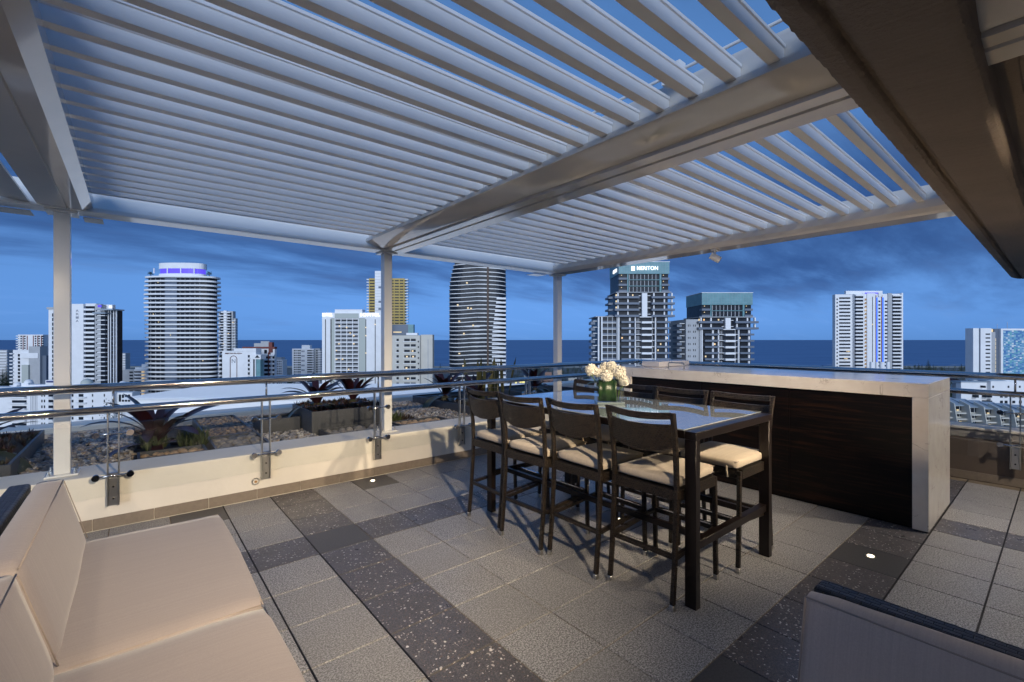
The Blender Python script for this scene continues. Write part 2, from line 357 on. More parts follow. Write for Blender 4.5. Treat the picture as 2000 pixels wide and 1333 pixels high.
M['tabletop'] = mat('back_painted_glass', (0.64, 0.72, 0.77), 0.012, 0.5, spec=0.9, coat=1.0)
M['planter'] = mat('charcoal_planter', (0.055, 0.060, 0.070), 0.42, var=0.12, vscale=6)
M['pebble'] = mat_pebble('river_pebbles', [(0.30,0.30,0.31),(0.16,0.165,0.18),(0.42,0.38,0.33),(0.24,0.23,0.22),(0.58,0.56,0.53),(0.33,0.26,0.20)])
M['pebble_b'] = mat_pebble('tan_pebbles', [(0.30,0.22,0.15),(0.20,0.15,0.11),(0.36,0.28,0.20),(0.25,0.21,0.17),(0.12,0.11,0.11)])
M['cobble'] = mat('grey_cobble', (0.21, 0.195, 0.175), 0.75, var=0.35, vscale=14, bmp=0.3, bscale=90); M['rock'] = mat('tan_rock', (0.33, 0.235, 0.15), 0.8, var=0.4, vscale=9, bmp=0.4, bscale=60)
M['soil'] = mat('dark_soil', (0.02, 0.016, 0.012), 0.95)
M['brom'] = mat_leaf('burgundy_leaf', (0.010, 0.004, 0.006), (0.036, 0.009, 0.013), 0.28); M['brom_g'] = mat_leaf('olive_leaf', (0.035, 0.040, 0.016), (0.10, 0.095, 0.05), 0.35)
M['sans'] = mat_leaf('snake_plant_leaf', (0.035, 0.042, 0.016), (0.12, 0.12, 0.05), 0.4)
M['succ'] = mat_foliage('red_succulent', (0.045, 0.010, 0.014), (0.035, 0.042, 0.018), 14); M['tuft'] = mat_foliage('green_tuft', (0.030, 0.048, 0.016), (0.085, 0.105, 0.035), 20)
M['petal'] = mat('white_petal', (0.80, 0.77, 0.68), 0.7, var=0.12, vscale=60, kind='obj'); M['green'] = mat('green_leaf', (0.010, 0.034, 0.007), 0.35, var=0.4, vscale=20); M['stemg'] = mat('pale_stem', (0.14, 0.22, 0.03), 0.5)
M['lampface'] = mat('lit_lamp_lens', (0.9, 0.85, 0.75), 0.3, emit=(1.0, 0.84, 0.60), es=6.0); M['lens'] = mat('unlit_lens', (0.06, 0.06, 0.07), 0.15)
# city
M['cwhite'] = mat('city_white_paint', (0.80, 0.80, 0.80), 0.7, var=0.06, vscale=0.15); M['cgrey'] = mat('city_grey_render', (0.42, 0.43, 0.44), 0.8, var=0.08, vscale=0.2)
M['cwarm'] = mat('city_cream_render', (0.60, 0.57, 0.50), 0.8, var=0.06, vscale=0.2); M['csand'] = mat('city_green_grey', (0.46, 0.49, 0.45), 0.8)
M['cdark'] = mat('city_dark_glass', (0.016, 0.021, 0.030), 0.35, spec=0.15, var=0.5, vscale=0.4); M['cnavy'] = mat('city_slate_panel', (0.12, 0.15, 0.20), 0.5)
M['cteal'] = mat('city_teal_glass', (0.16, 0.31, 0.335), 0.35, spec=0.2, var=0.15, vscale=0.3); M['cred'] = mat('city_brick_red', (0.19, 0.055, 0.045), 0.8)
M['cgold'] = mat('city_gold_panel', (0.44, 0.31, 0.07), 0.55, var=0.15, vscale=0.4); M['cblue'] = mat('city_blue_light', (0.05, 0.1, 0.6), 0.5, emit=(0.05, 0.2, 1.0), es=1.2)
M['purple'] = mat('purple_lit_band', (0.05, 0.04, 0.30), 0.5, emit=(0.14, 0.09, 1.0), es=0.8); M['clit'] = mat('lit_window', (0.8, 0.6, 0.3), 0.5, emit=(1.0, 0.72, 0.40), es=0.45)
M['sign'] = mat('lit_white_sign', (0.9, 0.9, 0.9), 0.5, emit=(1, 1, 1), es=1.0); M['csign_r'] = mat('lit_red_sign', (0.6, 0.05, 0.05), 0.5, emit=(1, 0.10, 0.08), es=1.2); M['csign_y'] = mat('lit_yellow_sign', (0.8, 0.7, 0.2), 0.5, emit=(1, 0.85, 0.3), es=1.2)
M['letters'] = mat('dark_red_letters', (0.10, 0.02, 0.02), 0.6); M['letters_g'] = mat('grey_letters', (0.26, 0.28, 0.32), 0.6)
M['roofmetal'] = mat('white_metal_roof', (0.72, 0.74, 0.76), 0.5); M['mosaic'] = mat_mosaic(); M['croof'] = mat('city_blue_grey_roof', (0.30, 0.36, 0.42), 0.6); M['cpink'] = mat('city_salmon_brick', (0.40, 0.24, 0.18), 0.8)
M['pine'] = mat_foliage('pine_needles', (0.016, 0.030, 0.018), (0.035, 0.055, 0.030), 0.5); M['scrub'] = mat_foliage('coastal_scrub', (0.022, 0.036, 0.020), (0.060, 0.080, 0.040), 0.05); M['bark'] = mat('bark', (0.08, 0.06, 0.045), 0.9)
M['ground'] = mat('city_ground', (0.13, 0.13, 0.12), 0.9, var=0.3, vscale=0.02); M['sand'] = mat('beach_sand', (0.50, 0.44, 0.34), 0.9, var=0.1, vscale=0.05); M['sea'] = mat_sea()
M['foam'] = mat('surf_foam', (0.75, 0.78, 0.8), 0.7); M['road'] = mat('asphalt', (0.05, 0.05, 0.052), 0.8)

# ------------------------------------------------------------------ terrain, sea
G = -54.0
def city_pt(px, d, z=G): p = FW*d + RT*((px-CX)/F*d); return Vector((p.x, p.y, z))
RZ = math.atan2(RT.y, RT.x)
def strip(name, d0, d1, half, z, m):
    c = [FW*d0 - RT*half, FW*d0 + RT*half, FW*d1 + RT*half, FW*d1 - RT*half]
    me = bpy.data.meshes.new(name); me.from_pydata([(p.x, p.y, z) for p in c], [], [(0, 1, 2, 3)]); return struct(place(name, me, m))
strip('ground', -400, 930, 4000, G, M['ground'])
strip('beach', 905, 975, 4000, G + 0.25, M['sand'])
strip('sea', 960, 90000, 120000, G + 0.5, M['sea'])
mb = MB()
for i in range(60):
    x = -900 + i*32 + random.uniform(-8, 8); d = 966 + random.uniform(0, 22) + (i % 3)*16; w = random.uniform(14, 40)
    a = FW*d + RT*x; b = FW*(d+random.uniform(2, 5)) + RT*(x+w); c_ = FW*(d+7) + RT*(x+w*0.5)
    mb.add([(a.x, a.y, G+0.8), (b.x, b.y, G+0.8), (c_.x, c_.y, G+0.8)], [(0, 1, 2)])
o = mb.build('surf_foam', M['foam'], kind='stuff'); o['label'] = 'white surf breaking along the beach'; o['category'] = 'surf'

# ------------------------------------------------------------------ terrace floor
def proj(x, y, z):
    d = x*FW.x + y*FW.y
    if d < 0.3: return None
    return (CX + F*(x*RT.x + y*RT.y)/d, HY - F*(z-H)/d)
MX, MY, X0, Y0 = 0.4105, 0.405, 0.664, 0.718
fl = MB(); fl.box(-7, 7.4, -4.6, 5.19, -0.25, -0.007); floor = struct(fl.build('terrace_floor', M['grout']))
def tile_mesh(name, w, d):
    g, c, zb = 0.0035, 0.0025, -0.03; a, b = w/2-g, d/2-g
    m = MB(); m.add([(-a,-b,zb),(a,-b,zb),(a,b,zb),(-a,b,zb),(-a,-b,-c),(a,-b,-c),(a,b,-c),(-a,b,-c),(-a+c,-b+c,0),(a-c,-b+c,0),(a-c,b-c,0),(-a+c,b-c,0)],
        [(0,1,5,4),(1,2,6,5),(2,3,7,6),(3,0,4,7),(4,5,9,8),(5,6,10,9),(6,7,11,10),(7,4,8,11),(8,9,10,11)])
    return m.mesh(name)
tiles = {k: tile_mesh('paver', MX, MY) for k in ('granite', 'terrazzo', 'darktile')}
for k, me in tiles.items(): me.materials.append(M[k])
last = tile_mesh('paver', MX, 5.186 - (Y0 + MY*11) + 0.0); 
rest = {k: MB() for k in tiles}
DARK = {(1, 7), (8, 0), (3, 0), (3, 10), (-1, 10), (6, 4), (1, 0), (-4, 7), (11, -3)}
for k in range(-18, 17):
    for j in range(-13, 11):
        x, y = X0 + MX*(k+0.5), Y0 + MY*(j+0.5)
        if x > 7.4 - MX/2 + 0.02: continue
        ty = 'darktile' if (k, j) in DARK else ('terrazzo' if (k in (1, -9) or j in (0, 7) or (k == 11 and j < 0)) else 'granite')
        p = proj(x, y, 0)
        dz = random.uniform(-0.0008, 0.0008)
        if p and -70 < p[0] < 2070 and p[1] < 1420:
            o = place('paver', tiles[ty], None, floor); o.location = (x, y, dz)
        else:
            me = tiles[ty]; rest[ty].add([(v.co.x+x, v.co.y+y, v.co.z+dz) for v in me.vertices], [tuple(q.vertices) for q in me.polygons])
for k, r in rest.items(): r.build('paver_field', M[k], floor, kind='stuff')
def jstrip(x0, x1, y0, y1): MB().box(x0, x1, y0, y1, -0.02, 0.0016).build('joint_strip', M['joint'], floor)
for k in (0, 1): jstrip(X0+MX*k-0.0042, X0+MX*k+0.0042, -3.5, 5.17)
for j in (0, -1): jstrip(1.1, 7.38, Y0+MY*j-0.0042, Y0+MY*j+0.0042)
def floor_light(x, y, label, e=45, cone=125):
    t = thing('floor_light', label, 'floor light', (x, y, 0), 0, 'round lights set into the paving')
    MB().disc((0, 0, 0.002), (0, 0, 1), 0.036, 0.008, 24).build('rim', M['brushed'], t)
    MB().disc((0, 0, 0.0075), (0, 0, 1), 0.021, 0.004, 24).build('lens', M['lampface'], t)
    ld = bpy.data.lights.new('uplight', 'SPOT'); ld.energy = e; ld.color = (1, 0.70, 0.38); ld.spot_size = math.radians(cone); ld.spot_blend = 0.8; ld.shadow_soft_size = 0.025
    lo = bpy.data.objects.new('uplight', ld); COL.objects.link(lo); lo.parent = t; lo.location = (0, 0, 0.022); lo.rotation_euler = (math.pi, 0, 0)
floor_light(2.088, 5.0, 'small lit round floor light in the dark paver beside the cream parapet', 30, 36)
floor_light(4.19, 0.92, 'small lit round floor light in the dark paver near the end of the stone bar')
floor_light(3.33, 2.52, 'small lit round floor light on the floor under the bar table', 35)

# ------------------------------------------------------------------ parapets
par = thing('parapet_wall', 'low cream rendered parapet wall behind the long glass balustrade', 'parapet')
MB().box(-7, 7.9, 5.19, 5.67, -1.2, 0.455).build('wall_body', M['render'], par, bevel=0.008)
sk = MB().box(-0.202, 0.202, -0.009, 0.0, 0.002, 0.097).mesh('skirting_tile'); sk.materials.append(M['skirt'])
for i in range(-4, 20):
    x = -0.06 + i*0.408
    if x < 7.2: o = place('skirting_tile', sk, None, par); o.location = (x, 5.19, 0)
wl_ = thing('wall_light', 'small round recessed light low on the cream parapet', 'wall light', (0.946, 5.19, 0.178))
MB().disc((0, -0.004, 0), (0, 1, 0), 0.036, 0.012, 24).build('rim', M['brushed'], wl_)
MB().disc((0, -0.011, 0), (0, 1, 0), 0.024, 0.006, 24).build('inner_ring', M['render'], wl_)
MB().disc((0, -0.015, 0), (0, 1, 0), 0.013, 0.006, 20).build('lens', mat('amber_lens', (0.35, 0.20, 0.08), 0.3), wl_)
parR = thing('parapet_wall', 'dark shaded parapet wall with rough grey coping behind the end of the bar', 'parapet')
MB().box(7.4, 7.9, -5, 5.187, -1.2, 0.453).build('wall_body', mat('shade_toned_render', (0.13, 0.10, 0.08), 0.7, bmp=0.12, bscale=45), parR, bevel=0.008)  # the shade on this wall is put into its dark base colour
MB().box(7.52, 7.897, -5, 5.6, 0.454, 0.555).build('coping', M['roughcast'], parR, bevel=0.012)
MB().box(7.50, 7.899, -5, 5.6, 0.5555, 0.585).build('cap', M['render'], parR, bevel=0.006)
sk2 = MB().box(-0.009, 0, -0.202, 0.202, 0.002, 0.092).mesh('skirting_tile'); sk2.materials.append(M['skirt'])
for i in range(-5, 12):
    o = place('skirting_tile', sk2, None, parR); o.location = (7.4, 0.445 + i*0.408, 0)

# ------------------------------------------------------------------ balustrade
def balustrade(label, origin, rotz, posts, x0, x1):
    """local x along the run, local y towards the outside"""
    t = thing('balustrade', label, 'balustrade', origin, rotz)
    smooth_by_angle(MB().tube([(x0, 0, 1.2), (x1, 0, 1.2)], 0.036, 20).build('top_rail', M['steel'], t), 60)
    smooth_by_angle(MB().tube([(x0, 0, 1.013), (x1, 0, 1.013)], 0.031, 20).build('lower_rail', M['steel'], t), 60)
    pm = MB()
    for s in (-1, 1): pm.box(s*0.036-0.006, s*0.036+0.006, 0.0, 0.045, 0.20, 0.99)
    pm.box(-0.030, 0.030, 0.030, 0.062, 0.205, 0.47); pm.box(-0.03, 0.03, 0.012, 0.03, 0.205, 0.43)
    pme = pm.mesh('post'); pme.materials.append(M['brushed'])
    cm = MB(); cm.tube([(0, 0, 1.04), (0, 0, 1.17)], 0.009, 10); cme = cm.mesh('rail_pin', True); cme.materials.append(M['steel'])
    bm_ = MB(); bm_.disc((0, 0.008, 0), (0, 1, 0), 0.008, 0.01, 10); bme = bm_.mesh('bolt'); bme.materials.append(M['black'])
    arm = MB(); arm.tube([(-0.11, -0.012, 0), (0.11, -0.012, 0)], 0.008, 10); ame = arm.mesh('clamp_arm', True); ame.materials.append(M['steel'])
    dm = MB(); dm.disc((0, -0.028, 0), (0, 1, 0), 0.026, 0.016, 22); dm.disc((0, -0.002, 0), (0, 1, 0), 0.022, 0.02, 22); dme = dm.mesh('clamp_disc'); dme.materials.append(M['steel'])
    for px in posts:
        p = place('post', pme, None, t, bevel=0.003, seg=1); p.location = (px, 0, 0)
        q = place('rail_pin', cme, None, p); 
        for z in (0.26, 0.36): q = place('bolt', bme, None, p); q.location = (0, 0, z)
        for z in (0.457, 0.81):
            a = place('clamp_arm', ame, None, p); a.location = (0, 0, z)
            for s in (-1, 1): d = place('clamp_disc', dme, None, p); d.location = (s*0.11, 0, z)
    ps = [posts[0]-1.17] + list(posts) + [posts[-1]+1.17]
    for a, b in zip(ps[:-1], ps[1:]):
        a, b = max(a+0.022, x0), min(b-0.022, x1)
        if b-a > 0.2: MB().box(a, b, -0.018, -0.008, 0.29, 0.893).build('glass_panel', M['glass'], t)
    return t
balustrade('long steel and glass balustrade with round handrails in front of the planters', (0, 5.12, 0), 0, [-2.46, -1.30, -0.13, 1.03, 2.205, 3.38, 4.555, 5.73], -6, 7.30)
# right run: local x = -Y
balustrade('short steel and glass balustrade with round handrails behind the stone bar', (7.30, 5.12, 0), -math.pi/2, [0.08+i*1.17 for i in range(1, 7)] if False else [5.12-0.351-1.17*k for k in (3, 2, 1, 0, -1)], 0.0, 9.0)

# ------------------------------------------------------------------ pergola
pg = thing('louvre_pergola', 'white louvred pergola roof on slim posts over the terrace', 'pergola')
ZB = 2.685
for x in (-0.463, 2.45, 5.485):
    p = MB().box(x-0.052, x+0.052, 5.385, 5.49, 0.468, ZB).build('post', M['paint'], pg, bevel=0.006)
    MB().box(x-0.105, x+0.105, 5.33, 5.545, 0.4555, 0.470).build('base_plate', M['paint'], p, bevel=0.003)
    MB().box(x-0.10, x+0.10, 5.335, 5.54, ZB-0.016, ZB-0.002).build('head_plate', M['paint'], p)
    for sx in (-1, 1):
        for sy in (0.35, 1.85):
            MB().disc((x+sx*0.08, 5.33+0.1*sy+0.01, 0.478), (0, 0, 1), 0.014, 0.018, 6).tube([(x+sx*0.08, 5.33+0.1*sy+0.01, 0.485), (x+sx*0.08, 5.33+0.1*sy+0.01, 0.508)], 0.007, 8).build('anchor_bolt', M['brushed'], p)
# front beam with gutter lip, along X
MB().extx([(5.31, ZB), (5.50, ZB), (5.50, 2.93), (5.46, 2.93), (5.44, 2.86), (5.335, 2.735), (5.335, 2.715), (5.31, 2.715)], -3.6, 5.56).build('front_beam', M['paint'], pg)
MB().box(-3.6, 5.56, 5.285, 5.309, ZB+0.001, ZB+0.014).build('drip_lip', M['paint'], pg)
# beams along Y; middle one is a pair with a grooved underside
def ybeam(name, prof, y0=-0.2, y1=5.308): return smooth_by_angle(MB().exty(prof, y0, y1).build(name, M['beam'], pg), 25)
ybeam('middle_beam', [(2.13, 2.80), (2.13, 2.765), (2.145, 2.757), (2.30, 2.705), (2.335, 2.702), (2.34, 2.712), (2.365, 2.712), (2.37, 2.69), (2.455, 2.688), (2.46, 2.70), (2.475, 2.70), (2.48, 2.684), (2.60, 2.680), (2.635, 2.70), (2.64, 2.74), (2.64, 2.94), (2.60, 2.94), (2.60, 2.80), (2.20, 2.80), (2.20, 2.94), (2.17, 2.94), (2.17, 2.80)])
ybeam('left_beam', [(-0.62, 2.74), (-0.60, 2.70), (-0.425, 2.688), (-0.42, 2.70), (-0.413, 2.70), (-0.41, 2.688), (-0.33, 2.690), (-0.265, 2.725), (-0.262, 2.80), (-0.30, 2.80), (-0.30, 2.94), (-0.33, 2.94), (-0.33, 2.80), (-0.58, 2.80), (-0.58, 2.94), (-0.62, 2.94)])
ybeam('right_beam', [(5.245, 2.80), (5.25, 2.735), (5.27, 2.70), (5.30, 2.682), (5.54, 2.682), (5.55, 2.70), (5.55, 2.94), (5.30, 2.94), (5.30, 2.80)])
ybeam('gutter_flashing', [(-0.86, 2.78), (-0.80, 2.72), (-0.64, 2.70), (-0.64, 2.72), (-0.79, 2.74), (-0.84, 2.79)])
# louvre blades: flat underside, upright face and a rolled lip
prof = [(0.0, 0.0), (0.050, 0.0), (0.052, 0.003), (0.052, 0.010), (0.046, 0.010), (0.006, 0.006), (0.004, 0.062), (-0.002, 0.066), (-0.004, 0.078), (-0.008, 0.078), (-0.008, 0.064), (-0.002, 0.060)]
for xa, xb in ((-3.4, -0.87), (-0.297, 2.168), (2.602, 5.298)):
    me = MB().extx(prof, xa, xb).mesh('louvre_blade'); me.materials.append(M['blade'])
    cap = MB(); cap.box(xb-0.003, xb+0.004, 0.0, 0.068, -0.012, 0.03); cme = cap.mesh('blade_bracket'); cme.materials.append(M['paint'])
    for i in range(-4, 24):
        b = place('louvre_blade', me, None, pg); b.location = (0, 0.778 + 0.1845*i, 2.795)
        if xa > -1: c = place('blade_bracket', cme, None, b)
# linkage rod and motor above bay 1
MB().tube([(2.08, -0.2, 2.93), (2.08, 5.2, 2.93)], 0.008, 8).build('linkage_rod', M['paint'], pg)
MB().box(2.085, 2.14, 1.22, 1.32, 2.90, 2.99).build('motor_box', M['paint'], pg)
for i in range(6): MB().bar((2.07, 1.22+0.1845*i, 2.905), (2.12, 1.27+0.1845*i, 2.915), 0.008, 0.012).build('motor_arm', M['black'], pg)
# small end plates that hang below the front beam
for x, w in ((-0.34, 0.13), (-0.86, 0.20), (5.02, 0.26)): MB().box(x, x+w, 5.501, 5.70, 2.672, 2.680).build('end_plate', M['beam'], pg)

def spotlight(name, label, loc, aim, lit=0.0, col=(1, 0.80, 0.56), blend=1.0, cone=72):
    t = thing(name, label, 'spotlight', loc)
    MB().box(-0.05, 0.05, -0.03, 0.03, -0.02, 0.0).build('mount', M['paint'], t, bevel=0.003)
    MB().tube([(0, 0, -0.02), (0, 0, -0.07)], 0.009, 10).build('arm', M['paint'], t)
    d = (Vector(aim)-Vector(loc)).normalized(); c = Vector((0, 0, -0.10))
    smooth_by_angle(MB().tube([c - d*0.06, c + d*0.06], 0.040, 24).build('head', M['paint'], t))
    MB().tube([c + d*0.0605, c + d*0.064], 0.033, 24).build('lens', M['lampface'] if lit else M['lens'], t)
    if lit:
        hz = Vector((d.x, d.y, 0)).normalized(); sd = Vector((-hz.y, hz.x, 0)); q0 = c + d*0.02 + Vector((0, 0, 0.055)); q1 = q0 + hz*0.30 - Vector((0, 0, 0.108))
        vv = [q0-sd*0.05, q0+sd*0.05, q1+sd*0.22, q1-sd*0.22]; MB().add(vv + [p+Vector((0, 0, 0.003)) for p in vv], [(0,1,2,3),(7,6,5,4),(0,4,5,1),(1,5,6,2),(2,6,7,3),(3,7,4,0)]).build('added_visor', M['black'], t)  # plate added to keep the beam off the inner eave face
        ld = bpy.data.lights.new('spot', 'SPOT'); ld.energy = lit; ld.color = col; ld.spot_size = math.radians(cone); ld.spot_blend = blend; ld.shadow_soft_size = 0.05
        lo = bpy.data.objects.new('spot', ld); COL.objects.link(lo); lo.parent = t; lo.location = c + d*0.075; lo.rotation_euler = d.to_track_quat('-Z', 'Y').to_euler()
    return t
spotlight('spotlight', 'small white spotlight hanging under the right pergola beam', (5.37, 2.68, 2.682), (5.75, 2.2, 2.3))
spotlight('spotlight', 'lit ceiling spotlight under the eave aimed at the cream parapet', (0.93, -1.0, 2.772), (1.3, 5.2, 0.45), 1250)
spotlight('spotlight', 'lit ceiling spotlight under the eave aimed at the bar table', (3.2, -1.0, 2.772), (4.2, 4.4, 0.7), 960)
spotlight('spotlight', 'lit ceiling spotlight under the eave aimed at the sofa', (-1.3, -1.2, 2.772), (-0.6, 5.2, 0.35), 160)

def fill_light(label, x, y, z, e):  # lamps added out of view to raise the ambient light on the terrace
    t = thing('fill_light', label, 'fill_light', (x, y, z))
    MB().disc((0, 0, -0.004), (0, 0, 1), 0.055, 0.008, 24).build('rim', M['paint'], t); MB().disc((0, 0, -0.0105), (0, 0, 1), 0.042, 0.004, 24).build('lens', M['lampface'], t)
    ld = bpy.data.lights.new('lamp', 'SPOT'); ld.energy = e; ld.color = (1, 0.86, 0.70); ld.spot_size = math.radians(150); ld.spot_blend = 0.9; ld.shadow_soft_size = 0.05
    lo = bpy.data.objects.new('lamp', ld); COL.objects.link(lo); lo.parent = t; lo.location = (0, 0, -0.02)
fill_light('unseen added fill light under the eave near the bar end', 5.9, -1.0, 2.772, 430)
fill_light('unseen added fill light under the eave behind the armchair', 2.9, -1.5, 2.772, 75)
fill_light('unseen added fill light under the eave behind the sofa', -1.6, -1.5, 2.772, 170)

# ------------------------------------------------------------------ house eave and wall behind the camera
ev = thing('house_eave', 'dark roughcast concrete eave of the house at upper right', 'eave')
prof = [(0.602, 2.90), (0.600, 2.72), (0.596, 2.66), (0.585, 2.635), (0.555, 2.622), (0.515, 2.620), (0.500, 2.632), (0.492, 2.650), (0.480, 2.652), (0.470, 2.636), (0.458, 2.618), (0.43, 2.612), (0.32, 2.606), (0.235, 2.604), (0.210, 2.612), (0.198, 2.64), (0.195, 2.755), (0.13, 2.760), (0.125, 2.772), (-4.6, 2.772), (-4.6, 2.90)]
xs = [-8.0] + [0.8 + i*0.02 for i in range(0, 260)] + [6.0 + i*0.1 for i in range(1, 56)]
vs = []; n = len(prof)
for ix, x in enumerate(xs):
    e = max(0.0, x-11.2)
    for i, (y, z) in enumerate(prof):
        j = 0.0030 if (x > 0.7 and 1 <= i < 15) else 0.0
        yy = y - (e*e*0.9 if i < 8 else 0)
        vs.append((x, yy + random.uniform(-j, j), z + random.uniform(-j, j)*0.6))
fs = [tuple(range(n)), tuple((len(xs)-1)*n+i for i in range(n))[::-1]] + [(a*n+i, (a+1)*n+i, (a+1)*n+(i+1) % n, a*n+(i+1) % n) for a in range(len(xs)-1) for i in range(n)]
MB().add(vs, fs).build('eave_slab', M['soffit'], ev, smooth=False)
hw = thing('house_wall', 'warm rendered house wall behind the terrace', 'wall')
MB().box(-8, 9.5, -4.85, -4.6, -0.2, 2.90).build('wall_body', M['render'], hw)

# ------------------------------------------------------------------ soft shapes
def cushion(name, x0, x1, y0, y1, z0, z1, mat_, parent, r=0.03, puff=0.012, lean=None):
    bm = bmesh.new(); bmesh.ops.create_cube(bm, size=1.0)
    for v in bm.verts: v.co = Vector(((x0+x1)/2 + v.co.x*(x1-x0), (y0+y1)/2 + v.co.y*(y1-y0), (z0+z1)/2 + v.co.z*(z1-z0)))
    bmesh.ops.subdivide_edges(bm, edges=bm.edges[:], cuts=7, use_grid_fill=True)
    cx, cy, cz = (x0+x1)/2, (y0+y1)/2, (z0+z1)/2; hx, hy, hz = (x1-x0)/2, (y1-y0)/2, (z1-z0)/2; rr = min(r, hx, hy, hz)
    for v in bm.verts:
        a, b, c = v.co.x-cx, v.co.y-cy, v.co.z-cz
        # densify towards the edges, round them, then puff the faces
        def warp(q, h): s = math.copysign(1, q); u = abs(q)/h; return s*h*(u**0.55 if u > 0 else 0)
        a, b, c = warp(a, hx), warp(b, hy), warp(c, hz)
        q = Vector((max(-hx+rr, min(hx-rr, a)), max(-hy+rr, min(hy-rr, b)), max(-hz+rr, min(hz-rr, c)))); d = Vector((a, b, c)) - q
        p = q + (d.normalized()*rr if d.length > 1e-6 else d)
        k = lambda u, h: max(0.0, 1-(u/h)**2)
        p.x += math.copysign(puff*k(b, hy)*k(c, hz), a) if abs(a) > hx*0.9 else 0
        p.y += math.copysign(puff*0.5*k(a, hx)*k(c, hz), b) if abs(b) > hy*0.9 else 0
        p.z += math.copysign(puff*k(a, hx)*k(b, hy), c) if abs(c) > hz*0.9 else 0
        v.co = Vector((cx, cy, cz)) + p
        from mathutils import noise as mn
        dn = mn.noise(v.co*3.1)*0.010 + mn.noise(v.co*8.0+Vector((3, 1, 7)))*0.004
        v.co += (v.co-Vector((cx, cy, cz))).normalized()*dn*min(1.0, hy/0.3)
        if lean: v.co.x += lean*(v.co.z-z0)
    for f in bm.faces: f.smooth = True
    me = bpy.data.meshes.new(name); bm.to_mesh(me); bm.free(); return place(name, me, mat_, parent)
def piping(pts, parent, r=0.0028): return MB().tube(pts, r, 6).build('piping', M['piping'], parent, smooth=True)

# ------------------------------------------------------------------ bar
bar = thing('stone_bar', 'long outdoor bar with white stone waterfall frame and dark wood panel', 'bar counter')
XF, XB_, YN, YF, ZT = 5.045, 6.12, 0.722, 3.76, 1.235
MB().box(XF, XB_, YN, YF, ZT-0.118, ZT).build('stone_top', M['marble'], bar, bevel=0.003)
MB().box(XF, XB_, YN, YN+0.105, 0.012, ZT-0.1185).build('stone_end', M['marble'], bar, bevel=0.003)
MB().box(XF, XB_, YF-0.105, YF, 0.012, ZT-0.1185).build('stone_end', M['marble'], bar, bevel=0.003)
for i in range(3):
    w = (YF-0.105-YN-0.105)/3; MB().box(XF+0.035, XF+0.06, YN+0.106+w*i+0.001, YN+0.104+w*(i+1), 0.02, ZT-0.12).build('wood_panel', M['ebony'], bar)
MB().box(XF+0.061, XB_-0.05, YN+0.11, YF-0.11, 0.0, ZT-0.125).build('carcass', M['ebony'], bar)
MB().box(5.35, 6.1, 3.42, 3.70, ZT+0.001, ZT+0.075).build('barbecue_hood', mat('pale_hood', (0.62, 0.60, 0.60), 0.3), bar, bevel=0.01)
pts = [(0, 0, 0), (0, 0, 0.055)] + [(0, -0.022*(1-math.cos(a)), 0.055+0.022*math.sin(a)) for a in (0.4, 0.8, 1.2, 1.57)] + [(0, -0.193, 0.077)] + [(0, -0.193-0.022*math.sin(a), 0.055+0.022*math.cos(a)) for a in (0.4, 0.8, 1.2, 1.57)] + [(0, -0.215, 0)]
MB().tube(pts, 0.0075, 12).build('handle', M['brushed'], bar, smooth=True).location = (5.22, 3.21, ZT)

# ------------------------------------------------------------------ table
tb = thing('bar_table', 'tall dark bronze bar table with blue reflecting glass top', 'table', (3.10, 2.425, 0))
TX, TY, TZ = 0.545, 1.035, 1.055
for sx in (-1, 1):
    for sy in (-1, 1): MB().box(sx*TX-(0.050 if sx > 0 else 0), sx*TX+(0.050 if sx < 0 else 0), sy*TY-(0.072 if sy > 0 else 0), sy*TY+(0.072 if sy < 0 else 0), 0.0, TZ-0.052).build('leg', M['bronze'], tb, bevel=0.002, seg=1)
for sy in (-1, 1): MB().box(-TX, TX, sy*TY-(0.075 if sy > 0 else 0), sy*TY+(0.075 if sy < 0 else 0), TZ-0.0515, TZ-0.004).build('end_rail', M['bronze'], tb, bevel=0.002, seg=1)
for sx in (-1, 1): MB().box(sx*TX-(0.05 if sx > 0 else 0), sx*TX+(0.05 if sx < 0 else 0), -TY+0.0755, TY-0.0755, TZ-0.0515, TZ-0.004).build('side_rail', M['bronze'], tb, bevel=0.002, seg=1)
MB().box(-TX+0.004, TX-0.004, -TY+0.077, TY-0.077, TZ-0.0035, TZ+0.004).build('glass_top', M['tabletop'], tb, bevel=0.001, seg=1)
for sy in (-1, 1): MB().box(-TX+0.0505, TX-0.0505, sy*(TY-0.036)-0.018, sy*(TY-0.048)+0.018, 0.335, 0.385).build('foot_rail', M['bronze'], tb, bevel=0.002, seg=1)
for sx in (-1, 1): MB().box(sx*(TX-0.20)-0.014, sx*(TX-0.20)+0.014, -TY+0.0545, TY-0.0545, 0.339, 0.381).build('foot_rail', M['bronze'], tb, bevel=0.002, seg=1)

